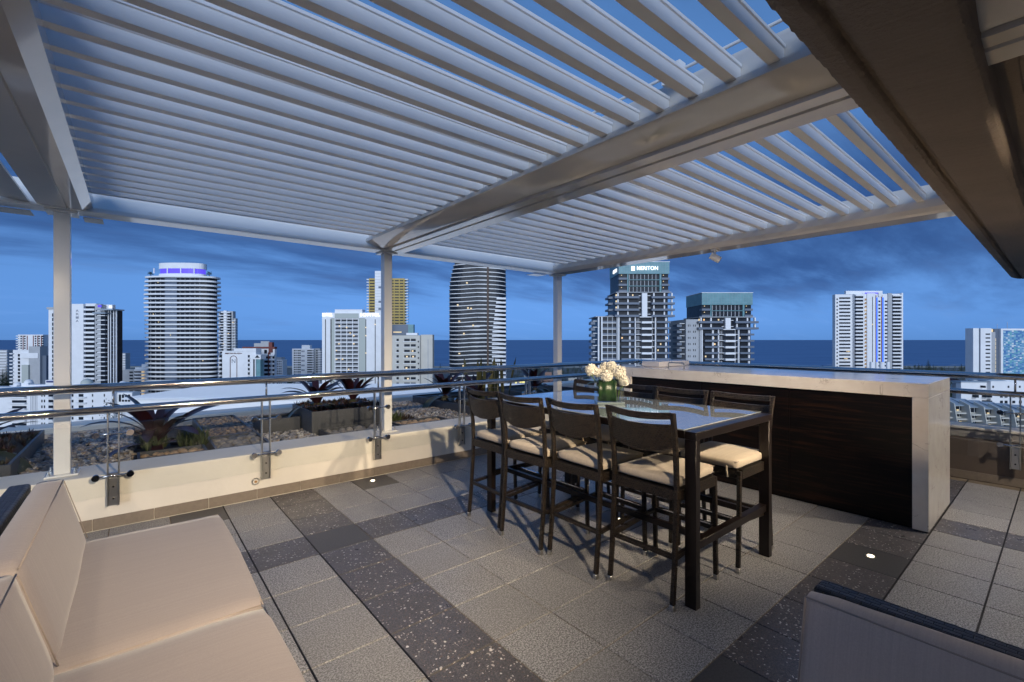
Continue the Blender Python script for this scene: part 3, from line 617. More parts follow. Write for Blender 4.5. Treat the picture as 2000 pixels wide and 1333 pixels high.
# ------------------------------------------------------------------ bar stools (local +x faces the table)
def make_stool():
    t = thing('bar_stool', '', 'bar stool', (0, 0, 0), 0, 'wicker bar stools round the table')
    W = M['wicker']; yb = 0.226
    def sq(pts, r):  # square section leg through points
        m = MB(); n = 4
        vs = []
        for p in pts:
            for i, j in ((-1,-1),(1,-1),(1,1),(-1,1)): vs.append((p[0]+i*r, p[1]+j*r, p[2]))
        fs = [(a*n+k, a*n+(k+1) % n, (a+1)*n+(k+1) % n, (a+1)*n+k) for a in range(len(pts)-1) for k in range(n)] + [tuple(range(n))[::-1], tuple((len(pts)-1)*n+k for k in range(n))]
        return m.add(vs, fs)
    for s in (-1, 1):
        sq([(-0.285, s*yb, 0.032), (-0.262, s*yb, 0.25), (-0.243, s*yb, 0.55), (-0.238, s*yb, 0.70), (-0.245, s*yb, 0.86), (-0.268, s*(yb+0.004), 1.03), (-0.300, s*(yb+0.010), 1.168)], 0.0138).build('leg', W, t, bevel=0.004, seg=2)
        sq([(0.262, s*yb, 0.032), (0.252, s*yb, 0.30), (0.242, s*yb, 0.69)], 0.0138).build('leg', W, t, bevel=0.004, seg=2)
        for x in (-0.288, 0.263): MB().box(x-0.0148, x+0.0148, s*yb-0.0148, s*yb+0.0148, 0.0, 0.033).build('foot_cap', M['brushed'], t, bevel=0.003, seg=1)
        MB().bar((-0.262, s*yb, 0.30), (0.253, s*yb, 0.345), 0.024, 0.026).build('side_stretcher', W, t)
        MB().box(-0.224, 0.226, s*yb-0.014, s*yb+0.014, 0.635, 0.700).build('side_apron', W, t)
    MB().box(-0.263, -0.241, -yb+0.0138, yb-0.0138, 0.285, 0.312).build('back_stretcher', W, t)
    fr = MB().box(0.240, 0.266, -yb+0.0138, yb-0.0138, 0.33, 0.358).build('foot_rest', W, t)
    MB().box(0.246, 0.268, -yb+0.03, yb-0.03, 0.3585, 0.366).build('steel_strip', M['steel'], fr)
    for x in (-0.236, 0.242): MB().box(x-0.013, x+0.013, -yb+0.0138, yb-0.0138, 0.635, 0.700).build('apron', W, t)
    MB().box(-0.223, 0.229, -yb+0.0145, yb-0.0145, 0.672, 0.694).build('seat_deck', W, t)
    # curved back: woven panel below, rail above, slot between
    def curved(z0, z1, name, x_off0, x_off1, th=0.020, n=14):
        vs = []; fs = []
        rows = [(z0, x_off0), ((z0+z1)/2, (x_off0+x_off1)/2), (z1, x_off1)]; m = len(rows)
        for k, side in enumerate((0, th)):
            for z, xo in rows:
                for i in range(n+1):
                    u = -1+2*i/n; dip = 0.0
                    vs.append((xo - 0.038*(1-u*u) + side - th/2, u*(yb-0.006), z - (0.030*(1-u*u) if z == z0 and name == 'back_panel' else 0) - 0.012*(1-u*u)))
        L = (n+1)*m
        for r in range(m-1):
            for i in range(n):
                a = r*(n+1)+i; fs.append((a, a+1, a+n+2, a+n+1)); fs.append((L+a, L+a+n+1, L+a+n+2, L+a+1))
        for i in range(n):
            fs.append((i, L+i, L+i+1, i+1)); a = (m-1)*(n+1)+i; fs.append((a, a+1, L+a+1, L+a))
        for r in range(m-1):
            a = r*(n+1); fs.append((a, a+n+1, L+a+n+1, L+a)); a = r*(n+1)+n; fs.append((a, L+a, L+a+n+1, a+n+1))
        return MB().add(vs, fs).build(name, W, t, smooth=False, bevel=0.004, seg=2)
    curved(0.955, 1.098, 'back_panel', -0.257, -0.284)
    curved(1.128, 1.170, 'top_rail', -0.290, -0.300, 0.026)
    c = cushion('seat_cushion', -0.220, 0.262, -0.222, 0.222, 0.701, 0.768, M['cush_x'], t, r=0.026, puff=0.010)
    for z in (0.715, 0.755):
        k = 0.216; piping([(-0.216, -k, z), (0.258, -k, z), (0.258, k, z), (-0.216, k, z), (-0.216, -k, z)], c, 0.003)
    for s in (-1, 1): MB().tube([(0.265, s*0.15, 0.72), (0.272, s*0.15, 0.69), (0.258, s*0.15, 0.64)], 0.006, 6).build('cushion_tie', M['cush_x'], c, smooth=True)
    return t
st = make_stool(); first = True
near = [(2.738, 1.715, 0.02), (2.678, 2.228, -0.02), (2.622, 2.735, 0.03), (2.640, 3.235, -0.015)]
far = [(3.47, 1.665, math.pi), (3.46, 2.18, math.pi+0.02), (3.47, 2.69, math.pi-0.02), (3.455, 3.20, math.pi+0.015)]
lab_n = ['wicker bar stool with its back to the camera, nearest the front of the table', 'wicker bar stool, second from the front in the row with backs to the camera', 'wicker bar stool, third from the front in the row with backs to the camera', 'wicker bar stool nearest the glass balustrade in the row with backs to the camera']
lab_f = ['wicker bar stool on the bar side of the table, nearest the front', 'wicker bar stool on the bar side of the table, second from the front', 'wicker bar stool on the bar side of the table, half hidden behind the flowers', 'wicker bar stool on the bar side of the table, at the far left end']
for (x, y, r), lb in zip(near + far, lab_n + lab_f):
    if first: st.location = (x, y, 0); st.rotation_euler = (0, 0, r); st['label'] = lb; first = False
    else: dup(st, (x, y, 0), r, lb, 'wicker bar stools round the table')

# ------------------------------------------------------------------ vase with flowers
VX, VY, VZ = 3.10, 2.46, TZ + 0.0042
vase = thing('glass_vase', 'square clear glass vase lined with a green leaf on the bar table', 'vase', (VX, VY, VZ), RZ)
vm = MB(); a, b, h = 0.110, 0.062, 0.225
for s in (-1, 1):
    vm.box(s*a-0.005, s*a+0.005, -b-0.005, b+0.005, 0.0, h); vm.box(-a+0.0055, a-0.0055, s*b-0.005, s*b+0.005, 0.0, h)
for nm, bx in (('glass_wall', (-a-0.005, -a+0.004, -b, b, 0.022, h)), ('glass_wall', (a-0.004, a+0.005, -b, b, 0.022, h)), ('glass_wall', (-a-0.005, a+0.005, -b-0.009, -b-0.0005, 0.022, h)), ('glass_wall', (-a-0.005, a+0.005, b+0.0005, b+0.009, 0.022, h))):
    MB().box(*bx).build(nm, M['glass'], vase)
MB().box(-a-0.005, a+0.005, -b-0.009, b+0.009, 0.0, 0.0215).build('glass_base', mat('thick_glass', (0.16, 0.20, 0.21), 0.03, spec=1.0), vase, bevel=0.004)
lf = MB(); nn = 12
lf.add([(-a+0.010+i*(2*a-0.075)/nn, -b+0.006+0.006*math.sin(i*0.9), z) for z in (0.028, 0.11, 0.205) for i in range(nn+1)], [(r*(nn+1)+i, r*(nn+1)+i+1, (r+1)*(nn+1)+i+1, (r+1)*(nn+1)+i) for r in range(2) for i in range(nn)])
lo = lf.build('leaf_liner', M['green'], vase, smooth=True); md = lo.modifiers.new('solid', 'SOLIDIFY'); md.thickness = 0.0015
bq = thing('flower_bouquet', 'bunch of round white pompom flowers standing in the glass vase', 'flowers', (VX, VY, VZ), RZ)
def bloom_mesh(seed, r):
    rg = random.Random(seed); m = MB(); N = 420
    for i in range(N):
        z = 1-2*(i+0.5)/N; th = i*2.399963
        if z < -0.86: continue
        d = Vector((math.sqrt(1-z*z)*math.cos(th), math.sqrt(1-z*z)*math.sin(th), z)); tng = d.orthogonal().normalized(); tng.rotate(Matrix.Rotation(rg.uniform(0, 6.28), 3, d)); bt = d.cross(tng)
        L = r*rg.uniform(0.93, 1.07); w = r*0.115; base = d*r*0.66; tip = d*L + bt*r*0.13
        m.add([base - tng*w*0.7, base + tng*w*0.7, (base+tip)/2 + tng*w + d*r*0.03, tip, (base+tip)/2 - tng*w + d*r*0.03], [(0, 1, 2, 3, 4)])
    me = bpy.data.meshes.new('core'); bm = bmesh.new(); bmesh.ops.create_icosphere(bm, subdivisions=2, radius=r*0.86); o = len(m.v)
    bm.verts.ensure_lookup_table(); m.add([v.co for v in bm.verts], [[v.index for v in f.verts] for f in bm.faces]); bm.free()
    return m.mesh('bloom')
bl = [bloom_mesh(i, 1.0) for i in range(2)]
for q in bl: q.materials.append(M['petal'])
dV = VX*FW.x + VY*FW.y
for i, (px, py, rp, dd) in enumerate([(1154.6, 723, 11.5, 0.0), (1168, 728.5, 9.5, 0.01), (1181, 717, 9.5, 0.06), (1193.5, 717, 11, 0.04), (1185, 735, 11.5, -0.05), (1208.7, 727.5, 13, 0.0), (1218, 744.5, 10.5, -0.02)]):
    dep = dV+dd; xx = (px-CX)/F*dep - (VX*RT.x+VY*RT.y); zz = H+(HY-py)/F*dep - VZ; r = 1.1*rp*dep/F
    o = place('bloom', bl[i % 2], None, bq); o.location = (xx, dd, zz); o.scale = (r, r, r*0.96); o.rotation_euler = (random.uniform(-.5, .5), random.uniform(-.5, .5), i)
    MB().tube([(xx, dd, zz-r*0.7), (xx*0.7, dd*0.6, zz*0.6), (xx*0.35+0.03, dd*0.3, 0.03)], 0.004, 6).build('stem', M['stemg'], bq, smooth=True)
def strap(L, w, bend, n=8, tip=0.25, cup=0.25, start=0.55):
    """arching strap leaf along +x in local space, returns MB"""
    vs = []; fs = []; x = z = 0.0; ang = start
    for i in range(n+1):
        u = i/n; ww = w*(0.55+0.9*u if u < 0.5 else 1.0)*(1.0 if u < 1-tip else max(0.06, math.sqrt(max(0, 1-((u-(1-tip))/tip)**2))))
        for k, q in enumerate((-1, -0.5, 0, 0.5, 1)): vs.append((x, q*ww, z + cup*abs(q)**1.6*ww*(1-u*0.6)))
        ang -= bend/n; x += math.cos(ang)*L/n; z += math.sin(ang)*L/n
    for i in range(n):
        for k in range(4): fs.append((i*5+k, i*5+k+1, (i+1)*5+k+1, (i+1)*5+k))
    return MB().add(vs, fs)
g = strap(0.20, 0.026, 1.1, 8, 0.5).mesh('leaf', True); g.materials.append(M['green'])
for i, (rz, z) in enumerate(((math.pi, 0.17), (math.pi-0.25, 0.16), (0.4, 0.19), (2.2, 0.19))):
    o = place('leaf', g, None, bq); o.location = (-0.02, -0.02, z); o.rotation_euler = (0, 0.0, rz)
    if i > 1: o.scale = (0.6, 0.8, 0.6)
for i in range(9):
    o = place('leaf', g, None, bq); o.location = (0.05+random.uniform(-0.05, 0.05), random.uniform(-0.04, 0.02), 0.21); o.rotation_euler = (0, 0.3, random.uniform(0, 6.28)); o.scale = (0.35, 0.6, 0.4)

# ------------------------------------------------------------------ sofa and armchair
sf = thing('outdoor_sofa', 'long woven outdoor sofa with taupe cushions at lower left', 'sofa')
MB().box(-0.52, 0.43, 0.62, 3.72, 0.06, 0.262).build('base_frame', M['weave'], sf, bevel=0.01)
MB().box(-0.535, -0.445, 0.62, 3.735, 0.263, 0.790).build('back_frame', M['weave'], sf, bevel=0.015, seg=3)
for x in (-0.48, 0.38):
    for y in (0.68, 3.64): MB().box(x-0.02, x+0.02, y-0.02, y+0.02, 0, 0.06).build('foot', M['brushed'], sf)
for (y0, y1) in ((2.305, 3.70), (0.90, 2.295)):
    s_ = cushion('seat_cushion', -0.43, 0.462, y0, y1, 0.264, 0.42, M['sofa_seat'], sf, r=0.035, puff=0.012)
    piping([(0.452, y0+0.01, 0.404), (0.452, y1-0.01, 0.404)], s_); piping([(0.445, y0+0.008, 0.405), (-0.42, y0+0.008, 0.405)], s_); piping([(0.445, y1-0.008, 0.405), (-0.42, y1-0.008, 0.405)], s_)
for (y0, y1) in ((2.36, 3.715), (0.92, 2.33)):
    b_ = cushion('back_cushion', -0.325, -0.205, y0, y1, 0.405, 0.80, M['sofa_back'], sf, r=0.030, puff=0.016, lean=-0.27)
    piping([(-0.313, y0+0.01, 0.787), (-0.313, y1-0.01, 0.787)], b_); piping([(-0.418, y0+0.01, 0.787), (-0.418, y1-0.01, 0.787)], b_); piping([(-0.31, y1-0.007, 0.78), (-0.209, y1-0.007, 0.42)], b_)
ac = thing('outdoor_armchair', 'woven outdoor armchair back with taupe cushion at lower right', 'armchair')
MB().box(1.02, 1.775, -0.55, 0.525, 0.06, 0.262).build('base_frame', M['weave'], ac, bevel=0.01)
MB().box(1.712, 1.800, -0.55, 0.53, 0.263, 0.795).build('back_frame', M['weave'], ac, bevel=0.015, seg=3)
for x in (1.06, 1.74):
    for y in (-0.5, 0.48): MB().box(x-0.02, x+0.02, y-0.02, y+0.02, 0, 0.06).build('foot', M['brushed'], ac)
cushion('seat_cushion', 1.00, 1.63, -0.53, 0.515, 0.264, 0.40, M['sofa_seat'], ac, r=0.035)
b_ = cushion('back_cushion', 1.535, 1.605, -0.535, 0.532, 0.385, 0.797, mat_fabric('taupe_fabric_lightened', (0.52, 0.45, 0.41), 1, 150), ac, r=0.026, puff=0.012, lean=0.25)  # same fabric as the sofa, lightened to stand in for stronger light
piping([(1.640, 0.528, 0.787), (1.640, -0.52, 0.787)], b_); piping([(1.540, 0.526, 0.40), (1.637, 0.526, 0.785)], b_)

# ------------------------------------------------------------------ planting strip behind the long parapet
bed = struct(MB().box(-6, 7.4, 5.671, 8.3, -0.5, 0.34).build('planting_strip', M['soil']))
bw_ = thing('parapet_wall', 'low pale outer parapet behind the planters and pebbles', 'parapet')
MB().box(-7, 12, 8.3, 8.75, -1.5, 0.47).build('wall_body', M['render'], bw_, bevel=0.01)
MB().box(-7, 12, 8.24, 8.299, -0.4, 0.40).build('ledge', M['roughcast'], bw_, bevel=0.008)
def ico(sub=0):
    bm = bmesh.new(); bmesh.ops.create_icosphere(bm, subdivisions=sub+1, radius=1.0); bm.verts.ensure_lookup_table()
    v = np.array([q.co[:] for q in bm.verts]); f = np.array([[w.index for w in q.verts] for q in bm.faces]); bm.free(); return v, f
def stones(name, m, regions, size, mind, z, seed, parent=None, label=None, sub=0, flat=0.6):
    rg = np.random.default_rng(seed); V, Fc = ico(sub); vs = []; fs = []; o = 0
    for (x0, x1, y0, y1, n) in regions:
        for i in range(n):
            s = rg.uniform(*size); sc_ = np.array([s*rg.uniform(0.8, 1.35), s*rg.uniform(0.75, 1.1), s*rg.uniform(0.5, 0.8)*flat/0.6])
            an = rg.uniform(0, 6.28); c, q = math.cos(an), math.sin(an); R = np.array([[c, -q, 0], [q, c, 0], [0, 0, 1]])
            jit = 1 + rg.uniform(-0.14, 0.14, (len(V), 1))
            vs.append((V*jit*sc_) @ R.T + np.array([rg.uniform(x0, x1), rg.uniform(y0, y1), z + rg.uniform(-0.01, mind)])); fs.append(Fc + o); o += len(V)
    vs = np.concatenate(vs); fs = np.concatenate(fs)
    me = bpy.data.meshes.new(name); me.from_pydata(vs.tolist(), [], fs.tolist()); me.polygons.foreach_set('use_smooth', [True]*len(me.polygons))
    ob = place(name, me, m, parent, kind='stuff')
    if label: ob['label'] = label; ob['category'] = 'pebbles'
    return ob
PB = 0.375
stones('river_pebbles', M['pebble'], [(-0.80, 0.0, 5.7, 8.22, 2100), (1.22, 1.8, 5.7, 8.2, 1300), (2.75, 4.2, 5.72, 8.2, 3000), (5.6, 7.3, 5.72, 8.2, 1500)], (0.017, 0.034), 0.02, PB, 3, None, 'grey river pebbles covering the strip between the planters')
def tray(label, x0, x1, y0, y1, m, n, size, z=0.40, seed=1, edge=0.45, names='cobble'):
    t = thing('stone_tray', label, 'stone tray')
    e = 0.022
    for q in ((x0, x1, y0, y0+e), (x0, x1, y1-e, y1)): MB().box(*q, 0.341, edge).build('rim', M['planter'], t)
    for q in ((x0, x0+e, y0+e+0.0005, y1-e-0.0005), (x1-e, x1, y0+e+0.0005, y1-e-0.0005)): MB().box(*q, 0.341, edge).build('rim', M['planter'], t)
    rg = random.Random(seed); V, Fc = ico(1); mesh = []
    for i in range(5):
        j = np.random.default_rng(seed*10+i); vv = V*(1+j.uniform(-0.07, 0.07, (len(V), 1)))
        me = bpy.data.meshes.new(names); me.from_pydata(vv.tolist(), [], Fc.tolist()); me.polygons.foreach_set('use_smooth', [True]*len(me.polygons)); me.materials.append(m); mesh.append(me)
    placed = []; tries = 0
    while len(placed) < n and tries < 6000:
        tries += 1; s = rg.uniform(*size); x = rg.uniform(x0+e+s*0.6, x1-e-s*0.6); y = rg.uniform(y0+e+s*0.6, y1-e-s*0.6)
        if any((x-a)**2 + (y-b)**2 < (0.82*(s+c))**2 for a, b, c in placed): continue
        placed.append((x, y, s)); o = place(names, mesh[len(placed) % 5], None, t); o.location = (x, y, z+rg.uniform(0, 0.02)); o.scale = (s*rg.uniform(1.0, 1.25), s*rg.uniform(0.85, 1.05), s*rg.uniform(0.62, 0.8)); o.rotation_euler = (0, 0, rg.uniform(0, 6))
    return t
tray('dark framed tray of large round grey cobbles left of the tall planter', 0.665, 1.19, 5.70, 6.46, M['cobble'], 44, (0.045, 0.068), 0.40, 2)
tray('dark framed tray of tan stones below the large burgundy plant', 0.03, 0.60, 5.70, 6.05, M['rock'], 40, (0.032, 0.05), 0.40, 3)
tray('tray of large grey cobbles in front of the tall square planter', 1.84, 2.72, 5.70, 6.12, M['cobble'], 42, (0.042, 0.075), 0.40, 4)
tray('tray of chunky tan rocks right of the middle pergola post', 2.78, 3.55, 5.71, 6.05, M['rock'], 44, (0.035, 0.06), 0.40, 5)
tb2 = tray('tray of tan and grey pebbles behind the round cobbles', 0.665, 1.19, 6.48, 8.15, M['rock'], 0, (0.03, 0.04), 0.40, 6)
stones('pebble_fill', M['pebble_b'], [(0.70, 1.16, 6.51, 8.12, 520)], (0.022, 0.042), 0.02, 0.42, 9, tb2)
def planter(label, x0, x1, y0, y1, zt):
    t = thing('planter_box', label, 'planter'); e = 0.025; zb = 0.341
    MB().box(x0, x1, y0, y0+e, zb, zt).build('front_panel', M['planter'], t, bevel=0.002, seg=1); MB().box(x0, x1, y1-e, y1, zb, zt).build('rear_panel', M['planter'], t, bevel=0.002, seg=1)
    ym = (y0+y1)/2
    for xa in (x0, x1-e):
        for ya, yb in ((y0+e+0.0005, ym-0.0015), (ym+0.0015, y1-e-0.0005)): MB().box(xa, xa+e, ya, yb, zb, zt).build('side_panel', M['planter'], t, bevel=0.002, seg=1)
    MB().box(x0+e, x1-e, y0+e, y1-e, zb, zt-0.03).build('soil', M['soil'], t)
    return t
planter('low charcoal planter at the far left beside the left pergola post', -2.3, -0.808, 5.75, 7.70, 0.535)
planter('tall charcoal planter in front of the middle of the outer parapet', 1.76, 2.76, 6.15, 7.08, 0.675)
planter('small low charcoal planter beside the tall planter', 1.26, 1.745, 6.62, 7.05, 0.56)
planter('low charcoal planter between the middle and right pergola posts', 4.165, 5.60, 5.80, 8.06, 0.525)
planter('far charcoal planter in the corner behind the table', 5.9, 7.3, 6.5, 8.0, 0.57)
def bromeliad(label, x, y, z, n, L, seed, mt='brom', tilt=1.0):
    t = thing('bromeliad', label, 'plant', (x, y, z)); rg = random.Random(seed)
    ms = []
    for i in range(5):
        me = strap(L*rg.uniform(0.85, 1.1), L*0.075, rg.uniform(0.55, 1.5), 9, 0.30, 0.35, rg.uniform(1.0, 1.42)).mesh('leaf', True); me.materials.append(M[mt]); ms.append(me)
    lo = strap(L*0.85, L*0.085, 1.7, 9, 0.28, 0.3, 0.5).mesh('leaf', True); lo.materials.append(M['brom_g' if rg.random() < 0.8 else mt])
    for i in range(n):
        me = ms[i % 5] if i > n*0.25 else lo
        o = place('leaf', me, None, t); k = i/n; o.rotation_euler = (rg.uniform(-0.12, 0.12), -rg.uniform(-0.05, 0.42)*k, i*2.4+rg.uniform(-0.2, 0.2)); s = rg.uniform(0.8, 1.1)*(1-0.2*k); o.scale = (s, s*rg.uniform(0.9, 1.2), s); o.location = (0, 0, 0.03*k)
    MB().tube([(0, 0, -0.12), (0, 0, 0.06)], [L*0.07, L*0.10], 10).build('stem', M['brom_g'], t, smooth=True)
bromeliad('large burgundy strap leaved plant in the left planter behind the left post', -1.15, 6.35, 0.52, 22, 0.80, 1)
bromeliad('large burgundy strap leaved plant growing above the tan stone tray', 0.20, 6.42, 0.42, 26, 0.78, 2)
bromeliad('left burgundy strap leaved plant in the tall planter', 1.98, 6.68, 0.66, 24, 0.72, 3)
bromeliad('right burgundy strap leaved plant in the tall planter', 2.50, 6.72, 0.66, 24, 0.66, 4)
bromeliad('burgundy strap leaved plant at the left of the long low planter', 4.45, 7.35, 0.50, 24, 0.72, 5)
bromeliad('burgundy strap leaved plant in the middle of the long low planter', 4.62, 6.60, 0.50, 22, 0.66, 6)
bromeliad('burgundy strap leaved plant in the far corner planter', 6.4, 7.0, 0.55, 20, 0.66, 8)
sp_ = thing('snake_plant', 'clump of tall upright olive blades in the long low planter', 'plant', (5.02, 6.75, 0.50)); rg = random.Random(4)
for i in range(30):
    Lb = rg.uniform(0.45, 0.82); me = strap(Lb, 0.030, rg.uniform(-0.15, 0.2), 6, 0.45, 0.5, 1.57).mesh('blade', True); me.materials.append(M['sans'])
    o = place('blade', me, None, sp_); o.location = (rg.uniform(-0.32, 0.32), rg.uniform(-0.22, 0.22), 0); o.rotation_euler = (rg.uniform(-0.12, 0.12), rg.uniform(-0.14, 0.14), rg.uniform(0, 6.28))
def tufts(label, m, regions, seed, h=(0.05, 0.10), w=0.008):
    rg = random.Random(seed); mb_ = MB()
    for (x0, x1, y0, y1, z, n) in regions:
        for i in range(n):
            c = Vector((rg.uniform(x0, x1), rg.uniform(y0, y1), z)); k = rg.randint(8, 12)
            for j in range(k):
                a = rg.uniform(0, 6.28); t_ = rg.uniform(0.15, 1.0); L = rg.uniform(*h); d = Vector((math.cos(a)*t_, math.sin(a)*t_, 1)).normalized(); s_ = Vector((-math.sin(a), math.cos(a), 0))*w
                p = c + d*L*0.5; q = c + d*L + Vector((0, 0, -0.15*L*t_))
                mb_.add([c-s_*0.6, c+s_*0.6, p+s_, q, p-s_], [(0, 1, 2, 3, 4)])
    o = mb_.build('ground_cover', m, kind='stuff'); o['label'] = label; o['category'] = 'ground cover'; return o
tufts('dark red succulents filling the charcoal planters', M['succ'], [(-2.2, -0.85, 5.8, 7.6, 0.50, 260), (1.80, 2.72, 6.19, 7.03, 0.645, 230), (4.22, 5.5, 5.85, 6.5, 0.495, 150), (2.85, 3.25, 6.10, 6.5, 0.38, 60)], 1, (0.05, 0.11))
tufts('spiky green and red tufts among the stone trays', M['tuft'], [(2.80, 2.98, 6.08, 6.25, 0.39, 14), (0.40, 0.66, 6.10, 6.5, 0.40, 26), (0.05, 0.3, 6.2, 6.6, 0.40, 16)], 2, (0.12, 0.24), 0.008)

# ------------------------------------------------------------------ the city
class Bld:
    def __init__(s, name, label, pc, d, cat='tower', yaw=0.0, maxd=None):
        s.maxd = maxd or (7.0 if abs(pc-1000) > 480 else 9.0)
        s.pc, s.d = pc, d; s.root = thing(name, label, cat, city_pt(pc, d), RZ + yaw)
    def x(s, px): return (px-s.pc)*s.d/F
    def z(s, py): return H - G + (HY-py)*s.d/F
    def bx(s, mb, x0, x1, yt, yb, d0, d1):
        if s.maxd: d1 = max(d0+0.05, min(d1, s.maxd))
        return mb.box(s.x(x0), s.x(x1), d0, d1, s.z(yb), s.z(yt))
    def part(s, name, m, x0, x1, yt, yb, d0, d1, parent=None): return s.bx(MB(), x0, x1, yt, yb if yb else 0, d0, d1).build(name, m, parent or s.root)
    def gnd(s): return HY + (H-G)*F/s.d
    def panes(s, name, m, cols, yt, pitch, n, hfrac, d0=-0.12, d1=0.12, side=None):
        """rows of window panes; cols = [(x0, x1), ...] in picture units at the front plane"""
        mb = MB()
        for i in range(n):
            for c in cols:
                y = yt + pitch*i
                if side is None: s.bx(mb, c[0], c[1], y, y+pitch*hfrac, d0, d1)
                else: mb.box(side-0.12, side+0.12, c[0], c[1], s.z(y+pitch*hfrac), s.z(y))
        return mb.build(name, m, s.root, kind='stuff')
    def lit(s, spots, w=2.2, h=3.0, d0=-0.2, d1=0.05):
        mb = MB()
        for px, py in spots: s.bx(mb, px-w/2, px+w/2, py-h/2, py+h/2, d0, d1)
        return mb.build('lit_windows', M['clit'], s.root, kind='stuff')
    def words(s, txt, px, py, hpx, m, d0, wpx=None, vertical=False, off=0.0, sp=1.0, side=None):
        me = text_mesh(txt, 1.0, 0.02, off, sp); v = np.array([q.co[:] for q in me.vertices]); w = np.ptp(v[:, 0]); hh = np.ptp(v[:, 1])
        sy = hpx*s.d/F/hh; sx = (wpx*s.d/F/w) if wpx else sy
        me.transform(Matrix.Diagonal((sx, sy, 4.0, 1))); me.transform(Matrix.Rotation(math.pi/2, 4, 'X'))
        o = place('lettering', me, m, s.root); o.location = (s.x(px), d0, s.z(py)); return o
def superell(hw, hd, n=2.6, N=40, yc=None):
    yc = hd if yc is None else yc
    return [(hw*math.copysign(abs(math.cos(t))**(2/n), math.cos(t)), yc + hd*math.copysign(abs(math.sin(t))**(2/n), math.sin(t))) for t in [2*math.pi*k/N for k in range(N)]]

# white curved tower with purple crown
b = Bld('curved_tower', 'tall white tower of curved balcony bands with a purple lit crown', 354, 340)
hw = b.x(425)-0.5; hd = 9; YC = 2.0
MB().prism(superell(hw-2.4, hd-2.0, 3.2, 40, YC), 0, b.z(542)).build('glass_core', M['cdark'], b.root)
for i in range(31):
    y = 541.5 + 8.32*i
    po = superell(hw*(1.0 + 0.012*math.sin(i*0.45)), hd, 3.0 + 0.3*math.sin(i*0.3), 44, YC)
    MB().prism([(x_, y_ + 0.5*math.sin(x_*0.16+i*0.25)) for x_, y_ in po], b.z(y+3.0), b.z(y)).build('balcony_band', M['cwhite'], b.root)
for x0, x1 in ((333, 356),): b.part('wall_panel', M['cnavy'], x0, x1, 545, b.gnd(), -5.6, -3)
b.panes('glazing_bars', M['cgrey'], [(304+q*9.5, 304.6+q*9.5) for q in range(11)], 546, 8.32, 28, 0.5, -5.0, -4.4)
MB().prism(superell(b.x(398), 6.5, 2.6, 32, YC), b.z(541), b.z(536)).build('crown_base', M['cwhite'], b.root)
MB().prism(superell(b.x(396), 6.1, 2.6, 32, YC), b.z(535.8), b.z(526.6)).build('crown_light', M['purple'], b.root)
for q in range(11): b.part('crown_fin', M['cwhite'], 309+q*8.6, 311+q*8.6, 526, 536, -4.6, -4.2) if q % 3 == 0 else None
MB().prism(superell(b.x(398), 6.5, 2.6, 32, YC), b.z(526.4), b.z(515.5)).build('crown_ring', M['cwhite'], b.root)
b.part('roof_plant', M['cgrey'], 332, 362, 513.5, 515.6, 0, 4)
b.lit([(321, 554), (322, 630), (345, 655), (296, 694), (323, 679), (407, 704), (312, 615), (380, 760), (300, 745)], 1.4, 1.8, -6.2, -6.0)
def roof_tree(px, py, root_b, s=1.0):
    m_ = MB(); c = Vector((root_b.x(px), 5, root_b.z(py))); rg_ = random.Random(int(px))
    for i in range(160):
        d = Vector((rg_.gauss(0, 1), rg_.gauss(0, 1), rg_.gauss(0, 0.7))).normalized()*rg_.uniform(0.3, 1)*1.9*s; p = c + d; q = Vector((rg_.uniform(-1, 1), rg_.uniform(-1, 1), rg_.uniform(-1, 1)))*0.5*s
        m_.add([p, p+q, p+Vector((-q.z, q.x, q.y))], [(0, 1, 2)])
    return m_, c
for px in (294, 409):
    t = thing('rooftop_tree', 'small tree on the %s edge of the purple crowned tower roof' % ('left' if px < 350 else 'right'), 'tree', city_pt(px, 341, b.z(537)+G))
    m_, c = roof_tree(px, 530, b); MB().add([Vector(v)-c for v in m_.v], m_.f).build('crown', M['pine'], t).location = (0, 0, 1.0); MB().tube([(0, 0, -2.8), (0, 0, 0.8)], 0.2, 6).build('trunk', M['bark'], t)

# dark curved tower
b = Bld('curved_tower', 'tall dark glass tower striped with thin white curved floor edges', 931, 340)
xl0, xr = b.x(873.6), b.x(989)
def ol(i, n=28):
    y = 507+8.1*i; k = min(1.3, max(0, 1-i/7.0)); l = xl0 + b.x(884.5+931-873.6-0)*0 + (b.x(884)-xl0)*k**1.7; return l, xr - 0.4*k
for i in range(-3, 40):
    l, r = ol(i); y = 507+8.1*i; cx_ = (l+r)/2; hw = (r-l)/2
    po = [(cx_+x_, y_ + 1.2*math.sin((x_+cx_)*0.14+0.6+i*0.06) ) for x_, y_ in superell(hw, 12, 3.0, 44, 12)]
    fe = MB().prism(po, b.z(y+1.25), b.z(y)); fe.v = [(vx, vy, vz + 0.55*math.sin(vx*0.16+0.9)*(1 if vy < 12 else 0)) for vx, vy, vz in fe.v]; fe.build('floor_edge', M['cwhite'], b.root)
    MB().prism([(cx_+x_*0.982, 12+(y_-12)*0.96 + 1.2*math.sin((x_+cx_)*0.14+0.6+i*0.06)) for x_, y_ in superell(hw, 12, 3.0, 44, 12)], b.z(y+8.1), b.z(y+1.25)).build('glass_storey', M['cdark'], b.root)
    if i > 8:
        xs_ = 989-18-min(10, (i-8)*1.0); b.part('balcony', M['cwhite'], xs_, 988.2, y-2.2+4, y+1.2+4, -0.4, 4)
b.part('lit_stair', mat('amber_stair', (0.05, 0.03, 0.022), 0.6, emit=(1, 0.5, 0.25), es=0.012), 951, 954.5, 520, b.gnd(), -0.2, 2)
